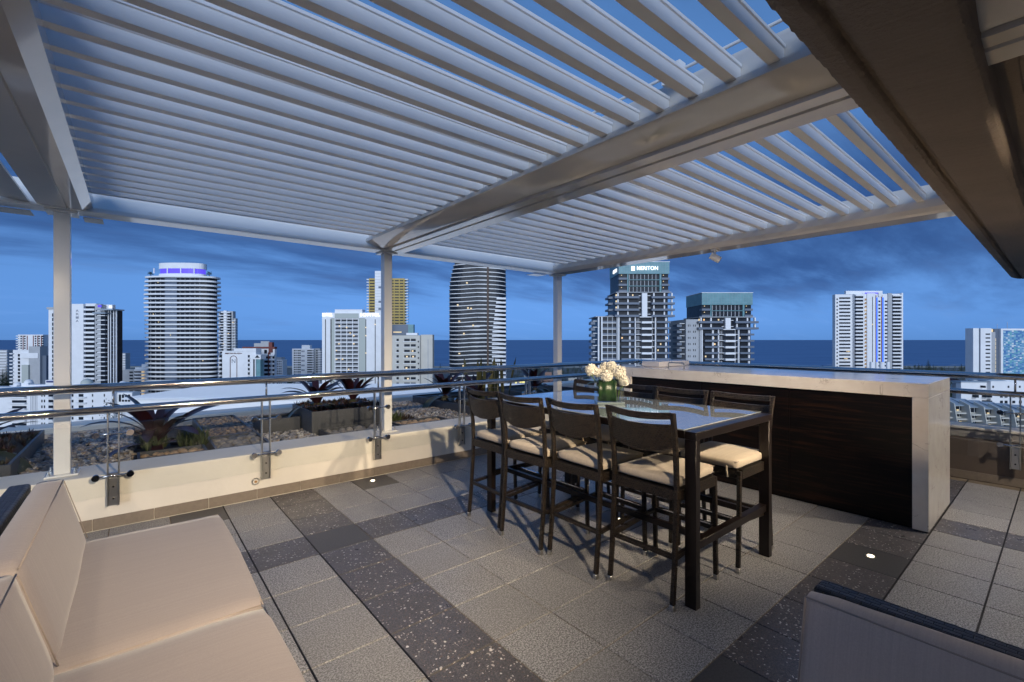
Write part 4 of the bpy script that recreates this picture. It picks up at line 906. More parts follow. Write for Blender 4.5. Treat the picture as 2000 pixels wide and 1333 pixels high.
b.lit([(894, 596), (914, 602), (912, 553), (897, 628), (920, 603), (906, 652), (897, 691), (924, 636), (905, 715), (880, 740)], 3, 2.6, -0.3, 1.5)

# tower with the vertical name
b = Bld('apartment_tower', 'white tower with ARIA lettering down its blank wall and a winged glass corner roof', 150, 308)
gy = b.gnd()
b.part('blank_wall', M['cwhite'], 138, 163, 594, gy, 0, 12)
b.part('left_wing', M['cwhite'], 86, 137, 601, gy, 3, 14)
b.panes('windows', M['cdark'], [(93.5, 104.5)], 612, 9.0, 20, 0.72, 2.8, 3.2)
b.part('left_roof', M['cgrey'], 85, 107, 600, 604, 2, 14)
b.part('recess', M['cdark'], 163, 184, 597, gy, 1.6, 12)
b.part('roof_block', M['cwhite'], 163, 184, 593, 598, 1.5, 12)
for i in range(19): b.part('balcony', M['cwhite'], 163, 183.5, 612+9.0*i-9, 612+9.0*i-5.2, 0.2, 2.2)
b.part('stair_wall', M['cgrey'], 184, 196, 595, gy, 0.5, 12); b.panes('windows', M['cdark'], [(186.5, 190.5)], 606, 9.0, 19, 0.28, 0.3, 0.7)
b.part('glass_bay', M['cdark'], 196, 205, 608, gy, 0.3, 12)
for i in range(19): b.part('floor_edge', M['cwhite'], 190, 205.3, 616+9*i-9, 617.6+9*i-9, -0.3, 2)
b.part('glass_corner', M['cdark'], 206, 222, 604, gy, 2.0, 20)
for px in (206.5, 211, 217, 222): b.part('mullion', M['cwhite'], px, px+1.6, 604, gy, 1.6, 2.2)
for i in range(19): b.part('spandrel', M['cnavy'], 212, 222, 612+9*i, 613.2+9*i, 1.7, 2.1)
b.part('roof_wing', M['croof'], 187, 212, 611, 613.5, -2.5, 12); b.part('roof_wing', M['croof'], 196, 226, 604, 606.5, -2.5, 14)
b.part('lit_plant_room', M['purple'], 190, 197, 596, 600.5, 0.3, 0.5); b.part('lit_plant_room', M['sign'], 202, 207, 597, 601, 4.3, 4.6); b.part('plant_room', M['cwhite'], 184, 208, 594.5, 604, 4.5, 12)
for k, ch in enumerate('ARIA'): b.words(ch, 151, 607.5+k*6.7, 4.4, M['letters_g'], -0.1, 5.2)
b.lit([(94.5, 643), (155, 700)], 1.6, 3, 2.6, 2.9) if False else None

# small blocks at far left
b = Bld('apartment_block', 'grey balconied apartment block cut by the left picture edge', 2, 520)
b.part('body', M['cgrey'], -16, 14, 684, b.gnd(), 0, 15)
for i in range(9): b.part('balcony', M['cwhite'], -18, 15.5, 686+5.6*i, 688+5.6*i, -1.4, 0.5)
b = Bld('apartment_block', 'white apartment block with three brown strips behind the stepped one at far left', 60, 560)
b.part('body', M['cwhite'], 35, 84, 654, b.gnd(), 0, 16)
for px in (44.5, 52.5, 64.5, 73, 80): b.part('brown_strip', M['cred'], px, px+1.6, 656, b.gnd(), -0.2, 0.2); 
b.panes('windows', M['cdark'], [(40, 43), (47, 50), (68, 71), (75, 78), (81.5, 85)], 656, 4.6, 8, 0.6)
for i in range(10): b.part('balcony', M['cwhite'], 33.5, 38, 656+4.6*i, 657.6+4.6*i, -1.5, 3)
b = Bld('apartment_block', 'stepped pale apartment block left of the lettered tower', 52, 420)
b.part('body', M['cwhite'], 23, 56, 684, b.gnd(), 1, 14); b.part('tall_step', M['cgrey'], 56, 78, 677, b.gnd(), 0, 14); b.part('grey_panel', M['csand'], 45.5, 58.5, 713, b.gnd(), -1.5, 0.8); b.part('dark_side', M['cnavy'], 75, 86, 695, b.gnd(), 2, 12); b.part('top_block', M['cwhite'], 40, 75, 690, 700, -0.5, 8)
b.panes('windows', M['cdark'], [(33, 37)], 692, 7.0, 12, 0.7, 0.8, 1.2)
for i in range(11): b.part('balcony', M['cwhite'], 19.5, 25, 690+7*i, 692.4+7*i, -0.5, 5)
b = Bld('apartment_block', 'narrow white balconied block right of the lettered tower', 241, 560)
b.part('body', M['cgrey'], 236, 245, 690, b.gnd(), 0, 12)
for i in range(11): b.part('balcony', M['cwhite'], 235.5, 246, 692+4.8*i, 694+4.8*i, -1.2, 0.3)
b = Bld('low_apartment_block', 'low grey and white block with a lit stairwell left of the purple crowned tower', 262, 380, 'apartment block')
b.part('body', M['cgrey'], 238, 262, 722, b.gnd(), 0, 14); b.part('body', M['cwhite'], 262, 286, 718, b.gnd(), 1, 14); b.part('roof_block', M['cwhite'], 271, 283, 712, 719, 3, 10)
for i in range(9): b.part('balcony', M['cwhite'], 263, 288, 722+6.2*i, 725+6.2*i, -0.6, 1.2)
b.panes('windows', M['cdark'], [(253, 260), (264, 274)], 726, 6.2, 9, 0.5, -0.1, 1.05)
b.panes('lit_stairwell', M['clit'], [(277, 280)], 725.5, 6.2, 8, 0.45, -0.4, 1.0)
# tower behind purple one
b = Bld('apartment_tower', 'slim balconied tower just right of the purple crowned tower', 441, 520)
b.part('body', M['cgrey'], 425, 453, 608, b.gnd(), 2, 18); b.part('bay', M['cwhite'], 436, 442, 607, b.gnd(), 0.5, 3); b.part('stepped_bay', M['cgrey'], 453, 457, 622, b.gnd(), 3, 15)
for i in range(26):
    y = 610+5.4*i; b.part('balcony', M['cwhite'], 427.5, 450, y, y+1.7, -1.0, 2.2)
    if i > 2: b.part('balcony', M['cwhite'], 452, 458.5, y, y+1.5, 1, 5)
b.panes('windows', M['cdark'], [(428, 435), (443, 450)], 612, 5.4, 26, 0.55, 1.7, 2.1); b.lit([(431, 637), (446, 652), (436, 671), (455, 630)], 1.6, 2, -0.2, 0.4)

# plaza building
b = Bld('plaza_building', 'pale building with NIECON PLAZA lettering and a tall arch outline', 470, 330, 'building')
b.part('wall', M['cwhite'], 434, 500, 686.5, b.gnd(), 0, 20); b.part('wall_crown', M['cwhite'], 458, 500, 681, 687, 0, 18)
MB().prism([(x_, y_) for x_, y_ in superell(3.6, 4, 2, 20, 6)], b.z(686), b.z(682)).build('rounded_step', M['cwhite'], b.root).location = (b.x(458), 0, 0)
b.part('side_bay', M['cwhite'], 424, 434, 694, b.gnd(), 2, 18)
am = MB(); cxp, rp = b.x(456.3), b.x(462.8)-b.x(456.3); zc_ = b.z(702)
pts = [(cxp-rp, -0.15, b.z(790))] + [(cxp-rp*math.cos(a), -0.15, zc_+rp*math.sin(a)) for a in [math.pi*k/16 for k in range(17)]] + [(cxp+rp, -0.15, b.z(790))]
am.tube(pts, 0.22, 6).build('arch_outline', M['letters'], b.root)
b.words('N', 456.3, 706, 8, M['letters_g'], -0.1, 7); b.words('NIECON PLAZA', 455, 690.8, 2.6, M['letters'], -0.15, 31, off=0.03); b.part('star', M['letters'], 471.2, 472.6, 690, 691.3, -0.2, 0)
for i in range(13):
    y = 694+8.4*i
    for c0, c1 in ((428.2, 432.4), (484.2, 488)):
        wn_ = b.part('window', M['cdark'], c0, c1, y, y+4.8, -0.12, 2.2); b.part('sill', M['cwhite'], c0-1.4, c1+1.2, y+5.2, y+6.6, -0.8, 0.3, wn_)
b.part('glass_shaft', M['cdark'], 495, 499, 702, b.gnd(), -0.3, 4); b.part('glass_shaft', M['cteal'], 501, 509, 702, b.gnd(), -0.3, 4); b.part('column', M['cwhite'], 499, 501, 699, b.gnd(), -1.0, 3.8); b.part('shaft_head', M['cwhite'], 494, 511, 693, 702, -1.2, 6)
gm = MB(); gm.exty([(b.x(500.5), b.z(699)), (b.x(504.5), b.z(694)), (b.x(509), b.z(699))], -1.8, -1.2).build('gable', M['cdark'], b.root)
b2 = Bld('brick_topped_building', 'white balconied building with brick red top and mast behind the plaza wall', 505, 350, 'building')
b2.part('body', M['cwhite'], 488, 531, 681, b2.gnd(), 4, 20); b2.part('red_fascia', M['cred'], 468, 526, 678, 681.5, 3.4, 20); b2.part('red_mast', M['cred'], 520.5, 527.5, 669, 689, 3, 6); b2.part('plant_room', M['cgrey'], 486, 520, 671, 678, 7, 16); b2.part('plant_room', M['cgrey'], 498, 515, 667, 672, 8, 14); b2.part('red_strip', M['cred'], 518.5, 523, 689, b2.gnd(), 3.4, 6); b2.part('end_cap', M['cred'], 527, 532, 678, 682, 3.2, 16)
for i in range(13):
    y = 693+8.3*i; b2.part('balcony', M['cwhite'], 509, 519, y, y+3.2, 1.8, 4.2); b2.part('balcony', M['cwhite'], 523, 532.5, y, y+3.2, 1.8, 4.2)
b2.panes('windows', M['cdark'], [(511, 517.5), (527.5, 530.8)], 697, 8.3, 13, 0.5, 3.6, 4.2); b2.panes('windows', M['cdark'], [(500, 505), (511, 516)], 684, 8, 1, 0.9, 3.6, 4.1)
b = Bld('apartment_block', 'small white block with round corner right of the brick topped building', 543, 460)
b.part('body', M['cwhite'], 531, 552, 703, b.gnd(), 0, 12); b.part('roof_block', M['cgrey'], 534, 548, 698.5, 703, 2, 9); b.panes('windows', M['cdark'], [(534, 536.5), (541, 543), (544.6, 546.6), (548, 550)], 705.5, 4.7, 14, 0.42)
b = Bld('apartment_block', 'free standing white balconied block in front of the sea', 599, 560)
b.part('body', M['cwhite'], 570.5, 613, 681.5, b.gnd(), 0, 16); b.part('side_wing', M['cgrey'], 613, 624, 681, b.gnd(), 2, 16); b.part('roof_block', M['cwhite'], 587, 603, 674.5, 682, 3, 12)
for i in range(17):
    y = 684.5+4.6*i; b.part('balcony', M['cwhite'], 598.5, 613.6, y+2.1, y+4.1, -1.0, 0.2); b.part('balcony', M['cwhite'], 621, 627, y+1.6, y+3.4, 0.5, 4)
b.panes('windows', M['cdark'], [(574, 576.5), (577.4, 579.4), (581, 584), (584.6, 587.5), (600, 609.5), (610.5, 612.5)], 684.3, 4.6, 17, 0.5); b.panes('stair_windows', M['cnavy'], [(589, 591.2), (592.6, 594.6)], 685, 9.2, 9, 0.35); b.panes('windows', M['cdark'], [(616, 619)], 684.3, 4.6, 17, 0.45, 1.8, 2.1)

# hotel
b = Bld('hotel_tower', 'white octagonal hotel tower with lit SOFITEL sign on both faces', 687, 360, 'hotel')
g_ = b.gnd()
b.part('left_face', M['cwhite'], 628, 645, 611, g_, 1, 22); b.part('right_face', M['cwhite'], 713, 745, 611, g_, 1, 22); b.part('left_return', M['csand'], 645, 653, 622, g_, 1.5, 20); b.part('right_return', M['csand'], 699, 713, 622, g_, 1.5, 20)
b.part('parapet', M['cwhite'], 645, 713, 611, 622, 0.9, 22); b.part('crown', M['cwhite'], 652, 706, 604.5, 611, 2.0, 20); b.part('sign_panel', M['csand'], 653, 700, 612.5, 622, 0.7, 0.9)
b.part('recess', M['cdark'], 653, 699, 622, g_, 2.6, 18)
for i in range(22): b.part('floor_edge', M['cwhite'], 653, 699, 622.5+7.75*i, 624.2+7.75*i, 1.0, 2.8)
for k in range(5): b.part('divider', M['cwhite'], 652.6+11.4*k, 653.8+11.4*k, 622, g_, 1.2, 2.7)
b.panes('balustrades', M['cgrey'], [(654+11.4*k, 664+11.4*k) for k in range(4)], 627.5, 7.75, 21, 0.30, 1.3, 1.5)
for px in (634.2, 644.6, 713.2, 731.5): b.part('dark_slot', M['cdark'], px, px+1.3, 624, g_, 0.8, 1.2)
b.words('SOFITEL', 722, 615.5, 6.4, M['sign'], 0.6, 39, off=0.008, sp=1.1); b.words('SOFITEL', 638.5, 615.5, 6.4, M['sign'], 0.6, 20, off=0.008)
b.lit([(662, 637), (676, 640), (683, 651), (661, 672), (690, 672), (656, 702), (668, 702), (690, 656), (656, 685), (680, 722), (713.8, 640), (732, 634), (713.8, 656), (714, 690)], 1.8, 2.2, 0.6, 2.4)
for px, hh in ((632, 7), (638, 5), (679, 9), (705, 14), (665, 4)): b.part('antenna', M['cgrey'], px, px+0.5, 611-hh, 611, 8, 8.2)

# gold tower
b = Bld('gold_tower', 'tower clad in gold bands with a pale lift shaft rising above the roof', 757, 500)
b.part('body', M['cgold'], 720.5, 790, 544, b.gnd(), 0, 22); b.part('lift_shaft', M['cwhite'], 733, 746.5, 530, b.gnd(), -1.5, 16)
b.panes('windows', M['cdark'], [(722, 732), (750, 758), (760, 769), (771, 779), (781, 788)], 547.5, 5.55, 18, 0.42); b.panes('panel_joints', M['cgrey'], [(733.2, 746.3)], 535.5, 5.5, 18, 0.09, -1.65, -1.4)
for i in range(19):
    y = 545+5.55*i; b.part('balcony', M['cwhite'], 715.5, 721, y, y+1.8, 1, 6); b.part('balcony', M['cwhite'], 789.5, 796.5, y, y+1.8, 1, 6)
for y in (560, 588, 602): b.part('shaft_window', M['cnavy'], 740, 745.5, y, y+4, -1.7, -1.4)
b = Bld('dark_office', 'dark glass office box with a lit teal corner behind the middle post', 772, 380, 'office')
b.part('body', M['cnavy'], 736, 795, 634, b.gnd(), 4, 20); b.part('teal_corner', M['cteal'], 795, 805.5, 634, b.gnd(), 4, 14); b.part('lit_band', M['clit'], 766, 782, 648, 650, 3.6, 4); b.panes('windows', M['cwhite'], [(743.2, 745.2)], 673, 8, 14, 0.5, 3.7, 4.1)
b = Bld('apartment_block', 'cream apartment block with paired windows right of the middle post', 804, 300)
b.part('body', M['cwarm'], 762, 820, 655.5, b.gnd(), 0, 16); b.part('right_wing', M['cwarm'], 820, 843.5, 654, b.gnd(), 2.5, 16); b.part('roof_rail', M['cdark'], 766, 815, 655, 657, 1, 2); b.part('roof_block', M['cwhite'], 790, 812, 650.5, 656, 5, 12); b.part('slot', M['cgrey'], 834, 835.3, 663, b.gnd(), 2.3, 2.6)
for i in range(15):
    y = 662+10.7*i
    for c0, c1 in ((774.5, 779), (789.5, 800.5), (802.5, 812)): wn_ = b.part('window', M['cdark'], c0, c1, y, y+4.8, -0.12, 0.15); b.part('sill', M['cwhite'], c0-1.5, c1+1, y+5.1, y+6.3, -0.5, 0.1, wn_)
b.panes('side_windows', M['cdark'], [(816, 818.5)], 666, 10.7, 14, 0.3); b.lit([(795, 697), (807, 697), (794, 719), (797, 740), (806, 686)], 3.5, 3, -0.3, 0.1)

# twin teal topped towers
def meriton(label, dx, dy, ntop, nmid, d, sign, wall):
    """coordinates were read in a 0.285 grid from (1100, 470)"""
    qx = lambda u: 1100 + (u+dx)*0.2851
    qy = lambda v: 470 + v*0.2851
    b = Bld('teal_topped_tower', label, qx(560), d, maxd=26); g_ = b.gnd(); P = lambda n, m, x0, x1, y0, y1, a0, a1, par_=None: b.part(n, m, qx(x0), qx(x1), qy(y0), (qy(y1) if y1 else g_), a0, a1, par_)
    t0 = 148+dy; t1 = t0+81; D = 21; fp = 42.3
    P('crown_glass', M['cteal'], 380, 728, t0, t1, 0, D); P('crown_rim', M['cwhite'], 378, 731, t0-4, t0-0.2, -0.1, D+0.2)
    mbj = MB()
    for k in range(19): b.bx(mbj, qx(380+k*18.9), qx(380.9+k*18.9), qy(t0+2), qy(t1-2), -0.06, 0.0)
    for k in range(4): b.bx(mbj, qx(380), qx(728), qy(t0+18*k+12), qy(t0+18*k+12.8), -0.06, 0.0)
    mbj.build('glass_joints', M['croof'], b.root, kind='stuff')
    P('upper_core', M['cdark'], 384, 724, t1, t1+fp*ntop, 1.0, D)
    for i in range(ntop):
        y = t1+fp*i
        for x0, x1 in ((380, 436), (674, 728)): P('corner_balcony', M['cnavy'], x0, x1, y+26, y+fp-2, -0.2, 3)
        P('window_band', M['cteal'], 440, 448, y, y+fp, 0.3, 1.2); P('window_band', M['cteal'], 662, 674, y, y+fp, 0.3, 1.2); P('floor_edge', M['cteal'], 440, 672, y+fp-4, y+fp, 0.3, 1.2)
        for k in range(8): P('mullion', M['cwhite'], 455+k*26, 457+k*26, y+3, y+fp-5, 0.6, 1.1)
    m0 = t1+fp*ntop; m1 = m0+fp*nmid
    P('middle_core', M['cdark'], 372, 722, m0, m1, 1.2, D+2); P('middle_roof', M['cgrey'], 360, 740, m0-3, m0+2, -0.4, D)
    P('white_strip', M['cwhite'], 537, 573, m0+6, m1-4, -0.8, 1.4)
    for i in range(nmid):
        y = m0+fp*i
        P('balcony', M['cnavy'], 350, 516, y+28, y+fp, -1.6, 3); P('balcony', M['cnavy'], 600, 758, y+28, y+fp, -1.6, 3); P('side_balcony', M['cnavy'], 320, 349, y+26, y+fp-2, 3, 12)
        for x in (372, 440, 618, 690, 742): P('pier', M['cwhite'], x, x+9, y+4, y+27, 0.2, 1.3)
        P('window_band', M['cwhite'], 520, 535, y+20, y+24, 0.6, 1.3); P('window_band', M['cwhite'], 575, 600, y+20, y+24, 0.6, 1.3)
    P('lower_core', M['cdark'], 392, 722, m1, None, 1.2, D+2); P('cornice', M['cwhite'], 520, 606, m1-3, m1+3, -1.2, 1)
    for x in (378, 490, 629): P('column', M['cwhite'], x, x+7, m1, None, -0.2, 1.4)
    P('column', M['cgrey'], 366, 378, m1, None, 0.2, 1.4)
    n = 14 if sign else 13
    for i in range(n):
        y = m1+fp*i
        P('balcony', M['cnavy'], 396, 489, y+28, y+fp-1, -1.2, 2); P('balcony', M['cnavy'], 637, 731, y+28, y+fp-1, -1.2, 2); P('white_balcony', M['cwhite'], 535, 604, y+30, y+44, -1.2, 1.6)
        P('floor_edge', M['cwhite'], 497, 534, y+32, y+36, 0.4, 1.3); P('floor_edge', M['cwhite'], 606, 629, y+32, y+36, 0.4, 1.3)
        for x in (452, 700): P('pier', M['cwhite'], x, x+11, y+4, y+27, 0.2, 1.3)
        for x in (508, 520, 612): P('mullion', M['cwhite'], x, x+2, y+4, y+32, 0.7, 1.25)
    # left wing steps out below the middle
    w0 = m1-2 if sign else m1-70
    if wall:
        P('left_wing', M['cgrey'], 276, 366, w0, None, 1.0, D+6); b.panes('windows', M['cdark'], [(qx(290), qx(294)), (qx(302), qx(306)), (qx(326), qx(330)), (qx(338), qx(342))], qy(w0+36), fp*0.2851, 15, 0.32, 0.85, 1.2)
    else:
        P('left_wing', M['cdark'], 256, 366, w0, None, 1.6, D+6); P('wing_roof', M['cgrey'], 224, 372, w0-4, w0+1, 0.6, D)
        for x in (240, 262): P('column', M['cwhite'], x, x+9, w0, None, 0.5, 2)
        for i in range(n): P('floor_edge', M['cwhite'], 272, 366, w0+fp*i+40, w0+fp*i+44, 0.9, 1.8); P('spandrel', M['cnavy'], 272, 366, w0+fp*i+27, w0+fp*i+39.5, 1.2, 1.7)
        for x in (305, 338): P('mullion', M['cgrey'], x, x+5, w0, None, 1.1, 1.8)
    for i in range(n):
        y = w0+fp*i; P('end_balcony', M['cnavy'], 196 if not wall else 222, 225 if not wall else 255, y+34, y+fp+10, 2.5, 9); P('end_floor', M['cwhite'], 210 if not wall else 240, 256 if not wall else 276, y+26, y+30, 2.6, 12)
    rg_ = random.Random(d); lit_ = [(qx(rg_.choice((408, 425, 470, 650, 668, 712))+rg_.uniform(-5, 5)), qy(m1+fp*rg_.randint(0, n-5)+16)) for _ in range(9)] + [(qx(rg_.choice((366, 385, 400, 480, 500))), qy(m0+fp*rg_.randint(0, max(0, nmid-2))+18)) for _ in range(4)]
    b.lit(lit_, 2.4, 3.2, 0.9, 1.15)
    b.lit([(qx(x), qy(t1+fp*i+8)) for x in (402, 690) for i in range(ntop)], 1.5, 1.5, 0.7, 0.95)
    if sign:
        b.words('MERITON', qx(576), qy(t0+44), 7.6, M['sign'], -0.35, 41, off=0.012); b.part('logo', M['sign'], qx(466), qx(489), qy(t0+30), qy(t0+60), -0.4, -0.1)
        me = text_mesh('MERITON', 1.0, 0.02, 0.012); v = np.array([q.co[:] for q in me.vertices]); me.transform(Matrix.Diagonal((8.0/np.ptp(v[:, 0]), 1.9/np.ptp(v[:, 1]), 4, 1))); me.transform(Matrix.Rotation(math.pi/2, 4, 'X')); me.transform(Matrix.Rotation(-math.pi/2, 4, 'Z'))
        o = place('lettering', me, M['sign'], b.root); o.location = (b.x(qx(380))-0.25, 7.5, b.z(qy(t0+50)))
    return b
meriton('tall teal topped tower with lit MERITON sign', 0, 0, 3, 4, 227, True, False)
meriton('shorter teal topped tower without a sign, right of the lettered one', 570, 212, 2, 2, 232, False, True)

# white tower on the right
b = Bld('apartment_tower', 'slender white tower with two vertical blue lit strips on the right', 1700, 390)
U = lambda u: 1550+u*0.2851
g_ = b.gnd(); P = lambda n, m, x0, x1, y0, y1, a0, a1: b.part(n, m, U(x0), U(x1), 520+y0*0.2851, (520+y1*0.2851 if y1 else g_), a0, a1)
P('left_face', M['cwhite'], 305, 425, 192, None, 3.5, 20); P('front', M['cwhite'], 425, 745, 190, None, 1.2, 20); P('crown', M['cwhite'], 388, 642, 166, 189, 5, 16); P('crown_light', M['purple'], 495, 590, 181, 189, 1.0, 1.15)
for x0, x1 in ((567, 573), (608, 614)): P('dark_slot', M['cred'], x0, x1, 200, None, 0.9, 1.3)
for x0, x1 in ((574, 582), (615, 624)): P('blue_strip', M['cblue'], x0, x1, 215, None, 0.8, 1.3)
P('plain_pier', M['cwhite'], 506, 563, 186, None, 0.4, 1.5); P('plain_pier', M['cgrey'], 650, 678, 186, None, 0.5, 1.5); P('slit', M['cdark'], 541, 545, 210, None, 0.3, 0.45); P('centre_pier', M['cwhite'], 584, 606, 182, 210, 0.2, 1.4)
P('edge_fin', M['cwhite'], 736, 746, 185, None, -0.6, 8); P('balcony_recess', M['cdark'], 425, 483, 205, None, 1.0, 1.25); P('balcony_recess', M['cdark'], 679, 736, 205, None, 1.0, 1.25)
for i in range(30):
    y = 196+24.6*i; P('balcony', M['cwhite'], 424, 484, y, y+11, -0.6, 1.3); P('balcony', M['cwhite'], 678, 736, y+2, y+12, -0.6, 1.3)
pz = 24.6*0.2851
b.panes('windows', M['cdark'], [(U(332), U(408))], 520+212*0.2851, pz, 29, 0.42, 3.2, 3.6); b.panes('windows', M['cdark'], [(U(314), U(321))], 520+220*0.2851, pz, 29, 0.42, 3.2, 3.6); b.panes('windows', M['cdark'], [(U(588), U(602)), (U(632), U(648))], 520+236*0.2851, pz, 28, 0.42, 1.05, 1.3); b.panes('amber_windows', mat('amber_dim', (0.3, 0.17, 0.07), 0.5, emit=(1, 0.55, 0.2), es=0.10), [(U(491), U(504))], 520+222*0.2851, pz, 28, 0.55, 0.9, 1.3)
b.lit([(U(382), 520+585*0.2851), (U(368), 520+635*0.2851), (U(497), 520+300*0.2851), (U(543), 520+400*0.2851)], 2, 2, 0.3, 3.3)
# far right block with mosaic
b = Bld('mosaic_building', 'white block with a blue and white mosaic front at the right picture edge', 1960, 370, 'building')
U = lambda u: 1840+u*0.165; V_ = lambda v: 620+v*0.165
P = lambda n, m, x0, x1, y0, y1, a0, a1: b.part(n, m, U(x0), U(x1), V_(y0), (V_(y1) if y1 else b.gnd()), a0, a1)
P('left_slab', M['cwhite'], 376, 443, 130, None, 0.5, 16); P('slot', M['cdark'], 443, 456, 155, None, 1.5, 15); P('middle_slab', M['cwhite'], 456, 585, 130, None, 0, 16); P('return_wall', M['cgrey'], 585, 640, 175, None, 0.6, 14); P('lit_soffit', M['clit'], 603, 660, 140, 176, 2.5, 6); P('dark_bay', M['cnavy'], 640, 690, 140, None, 1.4, 14); P('frame', M['cwhite'], 690, 716, 135, None, -0.4, 16); P('frame_top', M['cwhite'], 716, 1500, 135, 156, -0.4, 16); P('mosaic_front', M['mosaic'], 716, 1500, 156, None, -0.2, 16)
b.panes('windows', M['cdark'], [(U(515), U(568))], V_(193), 45.3*0.165, 26, 0.34); b.panes('lit_strip', mat('amber_strip', (0.5, 0.4, 0.25), 0.5, emit=(1, 0.75, 0.4), es=0.35), [(U(645), U(657))], V_(250), 45.3*0.165, 24, 0.8, 1.2, 1.5)
b.part('antenna', M['cgrey'], 1983, 1983.5, 629, 642, 6, 6.2); b.part('antenna', M['cgrey'], 1963, 1963.5, 633, 642, 6, 6.2)

# low white houses, right
b = Bld('white_apartment_house', 'broad white apartment house with small dark windows behind the right handrail', 1950, 250, 'apartment house')
b.part('body', M['cwhite'], 1884, 1935, 748, b.gnd(), 2, 14); b.part('body', M['cwhite'], 1935, 2060, 745, b.gnd(), 0, 14); b.part('gable_block', M['cwhite'], 1958, 2010, 741, 746, 3, 12); b.part('side_wing', M['cgrey'], 1884, 1901, 750, b.gnd(), 5, 16)
MB().exty([(b.x(1928), b.z(744.8)), (b.x(1950), b.z(740)), (b.x(1972), b.z(744.8))], 1, 12).build('roof', M['croof'], b.root)
b.part('roof', M['croof'], 1882, 1937, 746, 748, 1.5, 14.5)
for y in (772, 783, 794, 805):
    for c0 in (1906, 1925, 1932, 1953, 1962, 1977, 1990): wn_ = b.part('window', M['cdark'], c0, c0+5.5, y, y+5, -0.12, 2.2); b.part('sill', M['cwhite'], c0-1, c0+6.5, y+5.3, y+6.3, -0.4, 2.1, wn_)
for c0 in (1922, 1938, 1968, 1990): b.part('window', M['cdark'], c0, c0+3, 754, 758, -0.12, 2.2)
for k in range(8):
    b = Bld('terrace_house', 'blue grey roofed terrace house with balconies, %s from the left behind the bar end' % ('first second third fourth fifth sixth seventh eighth'.split()[k]), 1838+k*29, 205-k*2.0, 'terrace house')
    x0 = 1838+k*29; x1 = x0+28.3; dy = k*3.2; g_ = b.gnd()
    b.part('body', M['cwarm'], x0+1, x1-1, 790+dy, g_, 2, 12)
    MB().add([(b.x(x0), 0.8, b.z(789+dy)), (b.x(x1), 0.8, b.z(790+dy)), (b.x(x1), 9, b.z(778+dy)), (b.x(x0), 9, b.z(777+dy)), (b.x(x0), 0.8, b.z(790.4+dy)), (b.x(x1), 0.8, b.z(791.4+dy)), (b.x(x1), 9, b.z(779.5+dy)), (b.x(x0), 9, b.z(778.5+dy))], [(0, 1, 2, 3), (4, 7, 6, 5), (0, 4, 5, 1), (1, 5, 6, 2), (2, 6, 7, 3), (3, 7, 4, 0)]).build('roof', M['croof'], b.root)
    fin = MB(); fin.add([(b.x(x0-1), -1.6, b.z(840+dy)), (b.x(x0-1), 0.6, b.z(786+dy)), (b.x(x0-1), 5, b.z(778+dy)), (b.x(x0-1), 5, b.z(840+dy)), (b.x(x0+0.6), -1.6, b.z(840+dy)), (b.x(x0+0.6), 0.6, b.z(786+dy)), (b.x(x0+0.6), 5, b.z(778+dy)), (b.x(x0+0.6), 5, b.z(840+dy))], [(0, 1, 2, 3), (4, 7, 6, 5), (0, 4, 5, 1), (1, 5, 6, 2), (2, 6, 7, 3), (3, 7, 4, 0)]); fin.build('party_wall', M['cwarm'], b.root)
    for i in range(4):
        y = 803+dy+11.5*i; b.part('balcony', M['cwarm'], x0+1, x1-0.8, y, y+2.6, -0.4-0.35*i, 2.1)
    for i in range(4):
        y = 792+dy+11.5*i
        for q in range(3): pw = b.part('window', M['cdark'], x0+2.4+q*8.4, x0+9.6+q*8.4, y, y+8.6, 1.7, 2.1); b.part('mullion', M['cwhite'], x0+5.8+q*8.4, x0+6.2+q*8.4, y, y+8.6, 1.6, 1.72, pw)
    if k % 2: b.lit([(x0+9+k, 799+dy), (x0+15, 822+dy)], 4, 2.4, 1.4, 1.66)
# low things behind the bar
b = Bld('stadium_roof', 'white trussed roof of a low building behind the bar top', 1520, 420, 'roof')
tm = MB()
for k in range(9): tm.bar((b.x(1488+k*4), 0, b.z(735)), (b.x(1492+k*4), 0, b.z(731-k*0.9)), 0.5, 0.5); tm.bar((b.x(1492+k*4), 0, b.z(731-k*0.9)), (b.x(1495+k*4), 0, b.z(735)), 0.5, 0.5)
tm.bar((b.x(1486), 0, b.z(733)), (b.x(1525), 0, b.z(722.5)), 0.8, 0.6); tm.bar((b.x(1486), 0, b.z(735)), (b.x(1527), 0, b.z(735)), 0.8, 0.6); tm.build('truss', M['cwhite'], b.root, kind='stuff')
b.part('wall', M['cwhite'], 1490, 1530, 735, b.gnd(), 0, 10); b.part('red_sign', M['csign_r'], 1529, 1535, 726, 732, -0.2, 1); b.part('tank', M['cwhite'], 1535, 1544, 727, 740, 0, 4); b.part('panel', M['cwhite'], 1546, 1551.5, 726, 742, 0, 2)
b = Bld('roof_terrace_building', 'low pale building with round tanks in front of the slender white tower', 1700, 300, 'building')
b.part('body', M['cgrey'], 1655, 1762, 731, b.gnd(), 0, 14); b.part('parapet', M['cwhite'], 1660, 1715, 727, 731, -0.2, 0.4); b.part('dark_roof', M['cdark'], 1722, 1760, 733, 742, -0.3, 6); b.part('white_block', M['cwhite'], 1705, 1720, 731, 745, -0.6, 5)
for px, w in ((1712, 7), (1722, 5), (1732, 8), (1744, 6)): MB().disc((b.x(px), 4, b.z(715)), (0, 0, 1), b.x(px+w/2)-b.x(px), 1.9 if False else (b.z(710)-b.z(724)), 16).build('roof_tank', M['cwhite'], b.root)
b.part('tank_deck', M['cgrey'], 1700, 1755, 723.5, 731, 2, 10)
b = Bld('glazed_podium', 'long low glazed podium between the two teal topped towers', 1330, 215, 'podium')
